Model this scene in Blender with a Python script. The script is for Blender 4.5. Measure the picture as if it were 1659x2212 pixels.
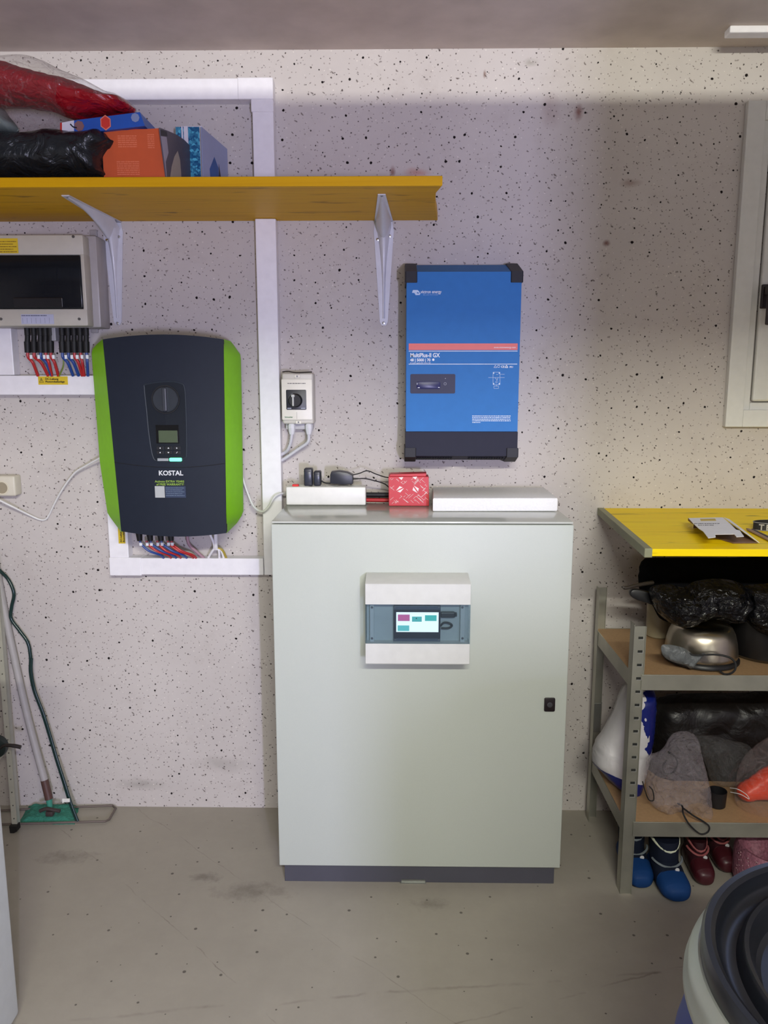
import bpy, bmesh, math, random
from mathutils import Vector, Matrix, noise, geometry

for o in list(bpy.data.objects):
    bpy.data.objects.remove(o)
SC = bpy.context.scene
COL = SC.collection
PI = math.pi

# ------------------------------------------------------------------ camera
W_IMG, H_IMG, F_PX = 1659, 2212, 1685.6
PITCH, YAW, CAM_Z = 0.1661, -0.0154, 1.4276
D = 2.44                                   # distance of the wall ahead
fwd = Vector((math.sin(YAW) * math.cos(PITCH), math.cos(YAW) * math.cos(PITCH), -math.sin(PITCH)))
rgt = Vector((math.cos(YAW), -math.sin(YAW), 0))
upv = rgt.cross(fwd)
cam_data = bpy.data.cameras.new('camera')
cam = bpy.data.objects.new('camera', cam_data)
COL.objects.link(cam)
cam.matrix_world = Matrix(((rgt.x, upv.x, -fwd.x, 0), (rgt.y, upv.y, -fwd.y, 0), (rgt.z, upv.z, -fwd.z, CAM_Z), (0, 0, 0, 1)))
cam_data.sensor_fit = 'VERTICAL'
cam_data.sensor_height = 24.0
cam_data.lens = 24.0 * F_PX / H_IMG
cam_data.clip_start = 0.02
SC.camera = cam

# ------------------------------------------------------------------ light, world, exposure
SC.view_settings.view_transform = 'Standard'
SC.view_settings.look = 'None'
SC.view_settings.gamma = 1
SC.view_settings.use_curve_mapping = False
SC.view_settings.exposure = 0.0

def S(r, g, b):
    def f(c):
        c /= 255
        return c / 12.92 if c <= 0.04045 else ((c + 0.055) / 1.055) ** 2.4
    return (f(r), f(g), f(b), 1)

world = bpy.data.worlds.new('world')
SC.world = world
world.use_nodes = True
world.node_tree.nodes['Background'].inputs[0].default_value = (0.62, 0.72, 1.0, 1)
world.node_tree.nodes['Background'].inputs[1].default_value = 0.35

def area(name, loc, target, sx, sy, power, color):
    l = bpy.data.lights.new(name, 'AREA')
    l.shape = 'RECTANGLE'
    l.size, l.size_y, l.energy, l.color = sx, sy, power, color
    o = bpy.data.objects.new(name, l)
    COL.objects.link(o)
    o.location = loc
    d = Vector(target) - Vector(loc)
    o.rotation_euler = d.to_track_quat('-Z', 'Y').to_euler()
    return o

TUBE_Y, TUBE_Z = -1.0, 2.30
area('tube_lamp_light', (0.35, TUBE_Y, TUBE_Z), (0.35, D, 1.0), 1.2, 0.05, 78, (1.0, 0.99, 0.87))
area('daylight_light', (1.0, -3.0, 1.1), (0.2, D, 1.0), 2.6, 1.8, 44, (1.0, 0.98, 0.93))
area('added_cool_light', (0.70, -1.7, 1.05), (0.9, D, 1.7), 0.06, 0.30, 74, (0.64, 0.63, 1.0))  # added narrow cool lamp for the lavender patch; no window stands here

# ------------------------------------------------------------------ pixel helpers: a ray of the photograph met at a known depth or height
def ray(px, py):
    return fwd + rgt * ((px - W_IMG / 2) / F_PX) - upv * ((py - H_IMG / 2) / F_PX)
def P(px, py, Y):
    d = ray(px, py)
    return Vector((0, 0, CAM_Z)) + d * (Y / d.y)
def Pz(px, py, z):
    d = ray(px, py)
    return Vector((0, 0, CAM_Z)) + d * ((z - CAM_Z) / d.z)

# ------------------------------------------------------------------ materials
def new_mat(name):
    m = bpy.data.materials.new(name)
    m.use_nodes = True
    nt = m.node_tree
    return m, nt, nt.nodes['Principled BSDF']
def N(nt, t, **kw):
    n = nt.nodes.new(t)
    for k, v in kw.items():
        if k in n.inputs.keys():
            n.inputs[k].default_value = v
        else:
            setattr(n, k, v)
    return n
def mathn(nt, op, a, b=None, c=None, clamp=False):
    n = nt.nodes.new('ShaderNodeMath')
    n.operation = op
    n.use_clamp = clamp
    for i, v in enumerate((a, b, c)):
        if v is None:
            continue
        if isinstance(v, (int, float)):
            n.inputs[i].default_value = v
        else:
            nt.links.new(v, n.inputs[i])
    return n.outputs[0]
def mixc(nt, fac, a, b):
    n = nt.nodes.new('ShaderNodeMix')
    n.data_type = 'RGBA'
    for sock, v in ((n.inputs[0], fac), (n.inputs[6], a), (n.inputs[7], b)):
        if isinstance(v, (int, float, tuple)):
            sock.default_value = v
        else:
            nt.links.new(v, sock)
    return n.outputs[2]

_cache = {}
def M(name, col, rough=0.5, metal=0.0, bump=0.0, bscale=40.0, var=0.0, coat=0.0, spec=0.5):
    """plain coloured material with a little procedural variation and bump"""
    if name in _cache:
        return _cache[name]
    m, nt, b = new_mat(name)
    b.inputs['Base Color'].default_value = col
    b.inputs['Roughness'].default_value = rough
    b.inputs['Metallic'].default_value = metal
    b.inputs['Specular IOR Level'].default_value = spec
    if coat:
        b.inputs['Coat Weight'].default_value = coat
        b.inputs['Coat Roughness'].default_value = 0.15
    tc = N(nt, 'ShaderNodeTexCoord')
    nz = N(nt, 'ShaderNodeTexNoise', Scale=bscale, Detail=4.0)
    nt.links.new(tc.outputs['Object'], nz.inputs['Vector'])
    if var == 0.0:
        var = 0.04
    dark = tuple(c * (1 - var * 2) for c in col[:3]) + (1,)
    lite = tuple(min(1, c * (1 + var * 2)) for c in col[:3]) + (1,)
    nt.links.new(mixc(nt, nz.outputs['Fac'], dark, lite), b.inputs['Base Color'])
    if bump:
        bp = N(nt, 'ShaderNodeBump', Strength=bump, Distance=0.004)
        nt.links.new(nz.outputs['Fac'], bp.inputs['Height'])
        nt.links.new(bp.outputs['Normal'], b.inputs['Normal'])
    _cache[name] = m
    return m
def emit(name, col, strength):
    if name in _cache:
        return _cache[name]
    m, nt, b = new_mat(name)
    b.inputs['Base Color'].default_value = (0.01, 0.01, 0.01, 1)
    b.inputs['Emission Color'].default_value = col
    b.inputs['Emission Strength'].default_value = strength
    _cache[name] = m
    return m
def plastic_film(name, tint, opacity, bump=0.6, scale=18, gloss=0.35):
    """clear crumpled film: see-through with crisp highlights"""
    if name in _cache:
        return _cache[name]
    m, nt, b = new_mat(name)
    out = nt.nodes['Material Output']
    b.inputs['Base Color'].default_value = tint
    b.inputs['Roughness'].default_value = 0.1
    b.inputs['Specular IOR Level'].default_value = 1.0
    tr = N(nt, 'ShaderNodeBsdfTransparent')
    tc = N(nt, 'ShaderNodeTexCoord')
    nz = N(nt, 'ShaderNodeTexNoise', Scale=float(scale), Detail=5.0, Distortion=1.2)
    nt.links.new(tc.outputs['Object'], nz.inputs['Vector'])
    bp = N(nt, 'ShaderNodeBump', Strength=bump, Distance=0.02)
    nt.links.new(nz.outputs['Fac'], bp.inputs['Height'])
    nt.links.new(bp.outputs['Normal'], b.inputs['Normal'])
    lw = N(nt, 'ShaderNodeLayerWeight', Blend=0.35)
    nt.links.new(bp.outputs['Normal'], lw.inputs['Normal'])
    vo = N(nt, 'ShaderNodeTexVoronoi', Scale=float(scale) * 0.9)
    vo.feature = 'DISTANCE_TO_EDGE'
    wp = N(nt, 'ShaderNodeVectorMath'); wp.operation = 'MULTIPLY_ADD'
    nt.links.new(nz.outputs['Color'], wp.inputs[0]); wp.inputs[1].default_value = (0.12, 0.12, 0.12)
    nt.links.new(tc.outputs['Object'], wp.inputs[2]); nt.links.new(wp.outputs[0], vo.inputs['Vector'])
    crease = mathn(nt, 'MULTIPLY', mathn(nt, 'SUBTRACT', 1.0, mathn(nt, 'DIVIDE', vo.outputs['Distance'], 0.035), clamp=True), 0.16)
    fac = mathn(nt, 'ADD', mathn(nt, 'ADD', mathn(nt, 'MULTIPLY', mathn(nt, 'POWER', lw.outputs['Facing'], 2.0), gloss), crease), opacity, clamp=True)
    mx = N(nt, 'ShaderNodeMixShader')
    nt.links.new(fac, mx.inputs[0])
    nt.links.new(tr.outputs[0], mx.inputs[1])
    nt.links.new(b.outputs[0], mx.inputs[2])
    nt.links.new(mx.outputs[0], out.inputs['Surface'])
    _cache[name] = m
    return m
def black_film(name, col=(0.006, 0.006, 0.008, 1), rough=0.22, bump=0.8, scale=14):
    if name in _cache:
        return _cache[name]
    m, nt, b = new_mat(name)
    b.inputs['Base Color'].default_value = col
    b.inputs['Roughness'].default_value = rough
    tc = N(nt, 'ShaderNodeTexCoord')
    nz = N(nt, 'ShaderNodeTexNoise', Scale=float(scale), Detail=4.0, Distortion=1.5)
    vo = N(nt, 'ShaderNodeTexVoronoi', Scale=scale * 1.1)
    vo.feature = 'DISTANCE_TO_EDGE'
    nt.links.new(tc.outputs['Object'], nz.inputs['Vector'])
    nt.links.new(tc.outputs['Object'], vo.inputs['Vector'])
    bp = N(nt, 'ShaderNodeBump', Strength=bump, Distance=0.02)
    h = mathn(nt, 'ADD', nz.outputs['Fac'], mathn(nt, 'MULTIPLY', vo.outputs['Distance'], 0.7))
    nt.links.new(h, bp.inputs['Height'])
    nt.links.new(bp.outputs['Normal'], b.inputs['Normal'])
    _cache[name] = m
    return m

def dots(nt, vec2, scale, rmin, rmax, keep, soft=0.25):
    """mask of round pores: one random-sized dot per voronoi cell, only in a share of the cells"""
    vo = N(nt, 'ShaderNodeTexVoronoi', Scale=float(scale), Randomness=1.0)
    vo.voronoi_dimensions = '2D'
    nt.links.new(vec2, vo.inputs['Vector'])
    sp = N(nt, 'ShaderNodeSeparateColor')
    nt.links.new(vo.outputs['Color'], sp.inputs[0])
    r = mathn(nt, 'MULTIPLY_ADD', mathn(nt, 'POWER', sp.outputs[1], 1.6), (rmax - rmin) * scale, rmin * scale)
    on = mathn(nt, 'LESS_THAN', sp.outputs[0], keep)
    q = mathn(nt, 'DIVIDE', vo.outputs['Distance'], r)
    e = mathn(nt, 'DIVIDE', mathn(nt, 'SUBTRACT', 1.0 + soft, q), soft, clamp=True)
    return mathn(nt, 'MULTIPLY', e, on), sp.outputs[2]

def wall_material():
    m, nt, b = new_mat('speckled_plaster')
    L = nt.links
    tc = N(nt, 'ShaderNodeTexCoord')
    sx = N(nt, 'ShaderNodeSeparateXYZ')
    L.new(tc.outputs['Object'], sx.inputs[0])
    x, y, z = sx.outputs
    u = mathn(nt, 'ADD', x, y)
    nzd = N(nt, 'ShaderNodeTexNoise', Scale=110.0, Detail=1.0)
    L.new(tc.outputs['Object'], nzd.inputs['Vector'])
    sd = N(nt, 'ShaderNodeSeparateColor')
    L.new(nzd.outputs['Color'], sd.inputs[0])
    def vec(ox, oz, amp, sxx=1.0, szz=1.0, rot=0.0):
        c = N(nt, 'ShaderNodeCombineXYZ')
        uu = mathn(nt, 'ADD', mathn(nt, 'MULTIPLY_ADD', sd.outputs[0], amp, ox), u)
        zz = mathn(nt, 'ADD', mathn(nt, 'MULTIPLY_ADD', sd.outputs[1], amp, oz), z)
        a = mathn(nt, 'ADD', mathn(nt, 'MULTIPLY', uu, math.cos(rot) * sxx), mathn(nt, 'MULTIPLY', zz, math.sin(rot) * sxx))
        bb = mathn(nt, 'ADD', mathn(nt, 'MULTIPLY', uu, -math.sin(rot) * szz), mathn(nt, 'MULTIPLY', zz, math.cos(rot) * szz))
        L.new(a, c.inputs[0]); L.new(bb, c.inputs[1])
        return c.outputs[0]
    big, g1 = dots(nt, vec(0.3, 0.7, 0.004), 13, 0.0014, 0.0037, 0.9, 0.3)
    med, g2 = dots(nt, vec(1.3, 4.7, 0.004), 28, 0.0010, 0.0023, 0.85, 0.35)
    sml, g3 = dots(nt, vec(5.3, 2.7, 0.003), 52, 0.0009, 0.0017, 0.8, 0.5)
    dsh, g4 = dots(nt, vec(2.2, 9.7, 0.006, 1.0, 0.42, 0.9), 34, 0.0008, 0.0018, 0.5, 0.5)
    dsg, g5 = dots(nt, vec(7.2, 3.1, 0.006, 0.45, 1.0, 0.35), 34, 0.0008, 0.0017, 0.5, 0.5)
    wht, g6 = dots(nt, vec(8.2, 1.1, 0.004), 38, 0.0007, 0.0016, 0.4, 0.6)
    n1 = N(nt, 'ShaderNodeTexNoise', Scale=2.2, Detail=6.0, Roughness=0.65)
    L.new(tc.outputs['Object'], n1.inputs['Vector'])
    n2 = N(nt, 'ShaderNodeTexNoise', Scale=9.0, Detail=6.0, Roughness=0.7)
    L.new(tc.outputs['Object'], n2.inputs['Vector'])
    base = mixc(nt, n1.outputs['Fac'], S(178, 171, 167), S(206, 200, 195))
    mott = N(nt, 'ShaderNodeMapRange')
    L.new(n2.outputs['Fac'], mott.inputs[0])
    mott.inputs[1].default_value = 0.55; mott.inputs[2].default_value = 0.8
    mott.inputs[3].default_value = 0.0; mott.inputs[4].default_value = 0.35
    base = mixc(nt, mott.outputs[0], base, S(158, 146, 140))
    # rust and dirt smears that stay on the wall: (centre x, z, half width, half height, colour, strength)
    for (cx, cz, hx, hz, colr, st) in [
            (P(905, 373, D).x, P(905, 373, D).z, 0.040, 0.014, S(176, 106, 84), 0.55),
            (P(848, 372, D).x, P(848, 372, D).z, 0.009, 0.015, S(120, 62, 48), 0.7),
            (P(1250, 242, D).x, P(1250, 242, D).z, 0.014, 0.026, S(118, 70, 62), 0.8),
            (P(1188, 235, D).x, P(1188, 235, D).z, 0.030, 0.055, S(140, 115, 110), 0.35),
            (P(1310, 525, D).x, P(1310, 525, D).z, 0.012, 0.010, S(105, 55, 48), 0.8),
            (P(1362, 395, D).x, P(1362, 395, D).z, 0.035, 0.012, S(130, 98, 84), 0.5),
            (P(1047, 160, D).x, P(1047, 160, D).z, 0.005, 0.012, S(110, 70, 50), 0.7),
            (P(1145, 135, D).x, P(1145, 135, D).z, 0.022, 0.012, S(130, 125, 110), 0.5),
            (P(300, 1695, D).x, P(300, 1695, D).z, 0.09, 0.025, S(120, 115, 108), 0.45),
            (P(480, 1650, D).x, P(480, 1650, D).z, 0.10, 0.03, S(130, 124, 118), 0.35)]:
        dx = mathn(nt, 'DIVIDE', mathn(nt, 'SUBTRACT', u, cx + D), hx)
        dz = mathn(nt, 'DIVIDE', mathn(nt, 'SUBTRACT', z, cz), hz)
        rr = mathn(nt, 'SQRT', mathn(nt, 'ADD', mathn(nt, 'MULTIPLY', dx, dx), mathn(nt, 'MULTIPLY', dz, dz)))
        rr = mathn(nt, 'ADD', rr, mathn(nt, 'MULTIPLY_ADD', n2.outputs['Fac'], 2.4, -1.2))
        fm = mathn(nt, 'MULTIPLY', mathn(nt, 'SUBTRACT', 1.15, rr, clamp=True), st, clamp=True)
        base = mixc(nt, fm, base, colr)
    for mask, col, k in ((wht, S(228, 222, 214), 0.55), (sml, S(105, 92, 88), 0.55), (dsh, S(84, 72, 68), 0.75),
                         (dsg, S(95, 84, 80), 0.6), (med, S(60, 48, 46), 0.85), (big, S(24, 18, 18), 1.0)):
        base = mixc(nt, mathn(nt, 'MULTIPLY', mask, k), base, col)
    L.new(base, b.inputs['Base Color'])
    b.inputs['Roughness'].default_value = 0.85
    b.inputs['Specular IOR Level'].default_value = 0.2
    h = mathn(nt, 'SUBTRACT', mathn(nt, 'MULTIPLY', n2.outputs['Fac'], 0.4), mathn(nt, 'ADD', big, med))
    bp = N(nt, 'ShaderNodeBump', Strength=0.35, Distance=0.003)
    L.new(h, bp.inputs['Height'])
    L.new(bp.outputs['Normal'], b.inputs['Normal'])
    return m

def floor_material():
    m, nt, b = new_mat('bare_concrete')
    L = nt.links
    tc = N(nt, 'ShaderNodeTexCoord')
    n1 = N(nt, 'ShaderNodeTexNoise', Scale=2.6, Detail=7.0, Roughness=0.65)
    n2 = N(nt, 'ShaderNodeTexNoise', Scale=26.0, Detail=6.0, Roughness=0.7)
    n3 = N(nt, 'ShaderNodeTexNoise', Scale=5.0, Detail=3.0, Distortion=2.0)
    for n in (n1, n2, n3):
        L.new(tc.outputs['Object'], n.inputs['Vector'])
    base = mixc(nt, n1.outputs['Fac'], S(146, 140, 129), S(180, 174, 161))
    base = mixc(nt, mathn(nt, 'MULTIPLY', n2.outputs['Fac'], 0.35), base, S(140, 135, 124))
    sx = N(nt, 'ShaderNodeSeparateXYZ')
    L.new(tc.outputs['Object'], sx.inputs[0])
    v2 = N(nt, 'ShaderNodeCombineXYZ')
    L.new(sx.outputs[0], v2.inputs[0]); L.new(sx.outputs[1], v2.inputs[1])
    blk, _ = dots(nt, v2.outputs[0], 13, 0.001, 0.0035, 0.5, 0.5)
    wht, _ = dots(nt, v2.outputs[0], 9, 0.001, 0.0032, 0.22, 0.4)
    base = mixc(nt, mathn(nt, 'MULTIPLY', blk, 0.75), base, S(48, 42, 38))
    base = mixc(nt, mathn(nt, 'MULTIPLY', wht, 0.0), base, S(230, 228, 220))
    # long thin scratches and tyre scuffs
    for (ang, off, wd, st, fr) in ((0.32, 1.42, 0.004, 0.5, 1.0), (-0.75, 0.95, 0.002, 0.6, 1.3), (-0.72, 1.25, 0.002, 0.4, 2.0), (0.12, 1.62, 0.006, 0.35, 1.5)):
        d = mathn(nt, 'ADD', mathn(nt, 'MULTIPLY', sx.outputs[0], -math.sin(ang)), mathn(nt, 'MULTIPLY', sx.outputs[1], math.cos(ang)))
        d = mathn(nt, 'ADD', mathn(nt, 'SUBTRACT', d, off), mathn(nt, 'MULTIPLY_ADD', n1.outputs['Fac'], 0.06, -0.03))
        q = mathn(nt, 'SUBTRACT', 1.0, mathn(nt, 'DIVIDE', mathn(nt, 'ABSOLUTE', d), wd), clamp=True)
        brk = mathn(nt, 'MULTIPLY', mathn(nt, 'SUBTRACT', n3.outputs['Fac'], 0.42, clamp=True), 5.0, clamp=True)
        base = mixc(nt, mathn(nt, 'MULTIPLY', mathn(nt, 'MULTIPLY', q, brk), st), base, S(88, 78, 70))
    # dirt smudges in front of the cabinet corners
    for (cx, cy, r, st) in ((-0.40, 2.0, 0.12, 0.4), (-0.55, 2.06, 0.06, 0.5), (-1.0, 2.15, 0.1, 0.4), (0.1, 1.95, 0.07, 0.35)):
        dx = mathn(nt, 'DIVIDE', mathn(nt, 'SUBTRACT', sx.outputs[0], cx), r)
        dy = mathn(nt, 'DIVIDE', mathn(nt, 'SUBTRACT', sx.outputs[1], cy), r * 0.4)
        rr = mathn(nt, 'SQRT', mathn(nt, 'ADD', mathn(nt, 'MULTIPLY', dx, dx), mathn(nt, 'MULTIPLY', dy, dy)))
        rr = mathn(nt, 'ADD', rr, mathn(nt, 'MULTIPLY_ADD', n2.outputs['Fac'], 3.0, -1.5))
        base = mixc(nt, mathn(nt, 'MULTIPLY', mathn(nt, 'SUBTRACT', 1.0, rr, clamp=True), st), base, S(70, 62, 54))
    L.new(base, b.inputs['Base Color'])
    b.inputs['Roughness'].default_value = 0.62
    bp = N(nt, 'ShaderNodeBump', Strength=0.12, Distance=0.003)
    L.new(n2.outputs['Fac'], bp.inputs['Height'])
    L.new(bp.outputs['Normal'], b.inputs['Normal'])
    return m

def plank_material(name, c0, c1, dark, planks=0.11, axis=1):
    """yellow varnished formwork board: lengthwise grain, plank joints, knots"""
    m, nt, b = new_mat(name)
    L = nt.links
    tc = N(nt, 'ShaderNodeTexCoord')
    mp = N(nt, 'ShaderNodeMapping')
    L.new(tc.outputs['Object'], mp.inputs['Vector'])
    mp.inputs['Scale'].default_value = (1.6, 34.0, 34.0)
    g = N(nt, 'ShaderNodeTexNoise', Scale=1.0, Detail=6.0, Distortion=0.6)
    L.new(mp.outputs[0], g.inputs['Vector'])
    mp2 = N(nt, 'ShaderNodeMapping')
    L.new(tc.outputs['Object'], mp2.inputs['Vector'])
    mp2.inputs['Scale'].default_value = (5.0, 26.0, 26.0)
    k = N(nt, 'ShaderNodeTexNoise', Scale=1.0, Detail=3.0, Distortion=1.0)
    L.new(mp2.outputs[0], k.inputs['Vector'])
    col = mixc(nt, g.outputs['Fac'], c0, c1)
    kn = mathn(nt, 'MULTIPLY', mathn(nt, 'SUBTRACT', k.outputs['Fac'], 0.62, clamp=True), 9.0, clamp=True)
    col = mixc(nt, mathn(nt, 'MULTIPLY', kn, 0.6), col, dark)
    sx = N(nt, 'ShaderNodeSeparateXYZ')
    L.new(tc.outputs['Object'], sx.inputs[0])
    t = mathn(nt, 'FRACT', mathn(nt, 'DIVIDE', mathn(nt, 'ADD', sx.outputs[1], 10.03), planks))
    j = mathn(nt, 'SUBTRACT', 1.0, mathn(nt, 'DIVIDE', mathn(nt, 'ABSOLUTE', mathn(nt, 'SUBTRACT', t, 0.5)), 0.012), clamp=True)
    jm = mathn(nt, 'MULTIPLY', j, mathn(nt, 'MULTIPLY_ADD', mathn(nt, 'SUBTRACT', k.outputs['Fac'], 0.40, clamp=True), 4.0, 0.15, clamp=True))
    col = mixc(nt, jm, col, dark)
    L.new(col, b.inputs['Base Color'])
    b.inputs['Roughness'].default_value = 0.5
    b.inputs['Specular IOR Level'].default_value = 0.2
    bp = N(nt, 'ShaderNodeBump', Strength=0.15, Distance=0.002)
    L.new(g.outputs['Fac'], bp.inputs['Height'])
    L.new(bp.outputs['Normal'], b.inputs['Normal'])
    return m

# ------------------------------------------------------------------ mesh helpers
class MB:
    def __init__(s):
        s.bm = bmesh.new()
    def box(s, x0, x1, y0, y1, z0, z1, bev=0.0, seg=2):
        b2 = bmesh.new()
        bmesh.ops.create_cube(b2, size=1)
        for v in b2.verts:
            v.co = Vector(((x0 + x1) / 2 + v.co.x * (x1 - x0), (y0 + y1) / 2 + v.co.y * (y1 - y0), (z0 + z1) / 2 + v.co.z * (z1 - z0)))
        if bev:
            bmesh.ops.bevel(b2, geom=list(b2.edges), offset=bev, segments=seg, affect='EDGES', profile=0.5)
        s.merge(b2)
        return s
    def merge(s, b2, mat=None):
        me = bpy.data.meshes.new('tmp')
        b2.to_mesh(me); b2.free()
        if mat is not None:
            me.transform(mat)
        s.bm.from_mesh(me)
        bpy.data.meshes.remove(me)
        return s
    def prism(s, poly, axis, a0, a1, bev=0.0):
        """poly: 2D outline; axis 'y': (x,z) outline pushed from y=a0 to a1, 'x': (y,z), 'z': (x,y)"""
        b2 = bmesh.new()
        def mk(p, a):
            return {'y': (p[0], a, p[1]), 'x': (a, p[0], p[1]), 'z': (p[0], p[1], a)}[axis]
        A = [b2.verts.new(mk(p, a0)) for p in poly]
        B = [b2.verts.new(mk(p, a1)) for p in poly]
        n = len(poly)
        fs = [b2.faces.new(A), b2.faces.new(list(reversed(B)))]
        for i in range(n):
            b2.faces.new((A[i], B[i], B[(i + 1) % n], A[(i + 1) % n]))
        bmesh.ops.recalc_face_normals(b2, faces=b2.faces)
        if bev:
            bmesh.ops.bevel(b2, geom=[e for f in fs for e in f.edges], offset=bev, segments=2, affect='EDGES', profile=0.5)
        return s.merge(b2)
    def tube(s, pts, r, seg=10, smooth=True, closed=False):
        pts = [Vector(p) for p in pts]
        if smooth and len(pts) > 2:
            q = []
            n = len(pts)
            for i in range(n - 1 if not closed else n):
                p0 = pts[(i - 1) % n] if (i > 0 or closed) else pts[0] * 2 - pts[1]
                p1, p2 = pts[i], pts[(i + 1) % n]
                p3 = pts[(i + 2) % n] if (i + 2 < n or closed) else p2 * 2 - p1
                for k in range(8):
                    t = k / 8
                    q.append(0.5 * ((2 * p1) + (p2 - p0) * t + (2 * p0 - 5 * p1 + 4 * p2 - p3) * t * t + (-p0 + 3 * p1 - 3 * p2 + p3) * t ** 3))
            if not closed:
                q.append(pts[-1])
            pts = q
        n = len(pts)
        rs = r if isinstance(r, (list, tuple)) else [r] * n
        if len(rs) != n:
            rs = [rs[min(len(rs) - 1, int(i * len(rs) / n))] for i in range(n)]
        bm = s.bm
        rings = []
        up = Vector((0, 0, 1))
        for i, p in enumerate(pts):
            a = pts[max(0, i - 1)] if not closed else pts[i - 1]
            c = pts[min(n - 1, i + 1)] if not closed else pts[(i + 1) % n]
            t = (c - a).normalized()
            if i == 0:
                up = Vector((0, 0, 1)) if abs(t.z) < 0.9 else Vector((1, 0, 0))
            sd = t.cross(up).normalized()
            up = sd.cross(t).normalized()
            rings.append([bm.verts.new(p + (sd * math.cos(2 * PI * k / seg) + up * math.sin(2 * PI * k / seg)) * rs[i]) for k in range(seg)])
        for i in range(n - 1 if not closed else n):
            A, B = rings[i], rings[(i + 1) % n]
            for k in range(seg):
                bm.faces.new((A[k], A[(k + 1) % seg], B[(k + 1) % seg], B[k]))
        if not closed:
            bm.faces.new(list(reversed(rings[0])))
            bm.faces.new(rings[-1])
        return s
    def cyl(s, p0, p1, r, seg=24, r1=None):
        return s.tube([p0, p1], [r, r if r1 is None else r1], seg=seg, smooth=False)
    def lathe(s, prof, c=(0, 0, 0), seg=64, axis='z'):
        """prof: (radius, height) pairs turned about an axis through c"""
        bm = s.bm
        rings = []
        for (r, h) in prof:
            if r < 1e-6:
                p = Vector((0, 0, h)) if axis == 'z' else Vector((0, h, 0))
                rings.append([bm.verts.new(Vector(c) + p)])
                continue
            ring = []
            for k in range(seg):
                a = 2 * PI * k / seg
                p = Vector((r * math.cos(a), r * math.sin(a), h)) if axis == 'z' else Vector((r * math.cos(a), h, r * math.sin(a)))
                ring.append(bm.verts.new(Vector(c) + p))
            rings.append(ring)
        for A, B in zip(rings, rings[1:]):
            for k in range(seg):
                k2 = (k + 1) % seg
                if len(A) == 1 and len(B) == 1:
                    continue
                if len(A) == 1:
                    bm.faces.new((A[0], B[k2], B[k]))
                elif len(B) == 1:
                    bm.faces.new((A[k], A[k2], B[0]))
                else:
                    bm.faces.new((A[k], A[k2], B[k2], B[k]))
        return s
    def quadgrid(s, f, nu, nv):
        bm = s.bm
        G = [[bm.verts.new(f(i / nu, j / nv)) for i in range(nu + 1)] for j in range(nv + 1)]
        for j in range(nv):
            for i in range(nu):
                bm.faces.new((G[j][i], G[j][i + 1], G[j + 1][i + 1], G[j + 1][i]))
        return s
    def finish(s, name, mat, parent=None, smooth=None, recalc=True):
        bm = s.bm
        if recalc:
            bmesh.ops.recalc_face_normals(bm, faces=bm.faces)
        off = WORLD_LOC.get(parent.name, Vector((0, 0, 0))) if parent else Vector((0, 0, 0))
        for v in bm.verts:
            v.co -= off
        me = bpy.data.meshes.new(name)
        bm.to_mesh(me); bm.free()
        if smooth is not None:
            for p in me.polygons:
                p.use_smooth = True
            try:
                me.set_sharp_from_angle(angle=math.radians(smooth))
            except Exception:
                pass
        me.materials.append(mat)
        o = bpy.data.objects.new(name, me)
        COL.objects.link(o)
        if parent:
            o.parent = parent
        WORLD_LOC[o.name] = off
        return o

WORLD_LOC = {}
def thing(name, label, cat, loc, group=None):
    o = bpy.data.objects.new(name, None)
    o.empty_display_size = 0.05
    COL.objects.link(o)
    o.location = loc
    o['label'] = label
    o['category'] = cat
    if group:
        o['group'] = group
    WORLD_LOC[o.name] = Vector(loc)
    return o
def tag(o, label, cat, group=None):
    o['label'] = label
    o['category'] = cat
    if group:
        o['group'] = group
    # give a one-mesh thing its origin at its base
    me = o.data
    xs = [v.co for v in me.vertices]
    c = Vector((sum(v.x for v in xs) / len(xs), sum(v.y for v in xs) / len(xs), min(v.z for v in xs)))
    me.transform(Matrix.Translation(-c))
    o.location = c
    WORLD_LOC[o.name] = c
    return o
def struct(o):
    o['kind'] = 'structure'
    return o
def text(body, size, loc, parent, mat, name='lettering', align='LEFT', bold=0.0, shear=0.0, rot=None, sx=1.0, depth=0.0004):
    cu = bpy.data.curves.new('t', 'FONT')
    cu.body = body
    cu.size = size
    cu.align_x = align
    cu.offset = bold
    cu.shear = shear
    cu.extrude = depth
    cu.resolution_u = 3
    o = bpy.data.objects.new('t', cu)
    me = bpy.data.meshes.new_from_object(o)
    bpy.data.objects.remove(o)
    R = Matrix.Rotation(PI / 2, 4, 'X') if rot is None else rot
    me.transform(Matrix.Translation(Vector(loc)) @ R @ Matrix.Diagonal((sx, 1, 1, 1)))
    mb = MB()
    mb.bm.from_mesh(me)
    return mb.finish(name, mat, parent, recalc=False)

def crumple(p, amp, fr, seed):
    q = Vector(p) * fr + Vector((seed * 3.1, seed * 1.7, seed * 5.3))
    a = 1 - abs(noise.noise(q)) * 2.6
    b = 1 - abs(noise.noise(q * 2.1 + Vector((9, 4, 1)))) * 2.6
    c = 1 - abs(noise.noise(q * 4.3)) * 2.4
    return amp * (a * 0.6 + b * 0.35 + c * 0.2)

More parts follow.
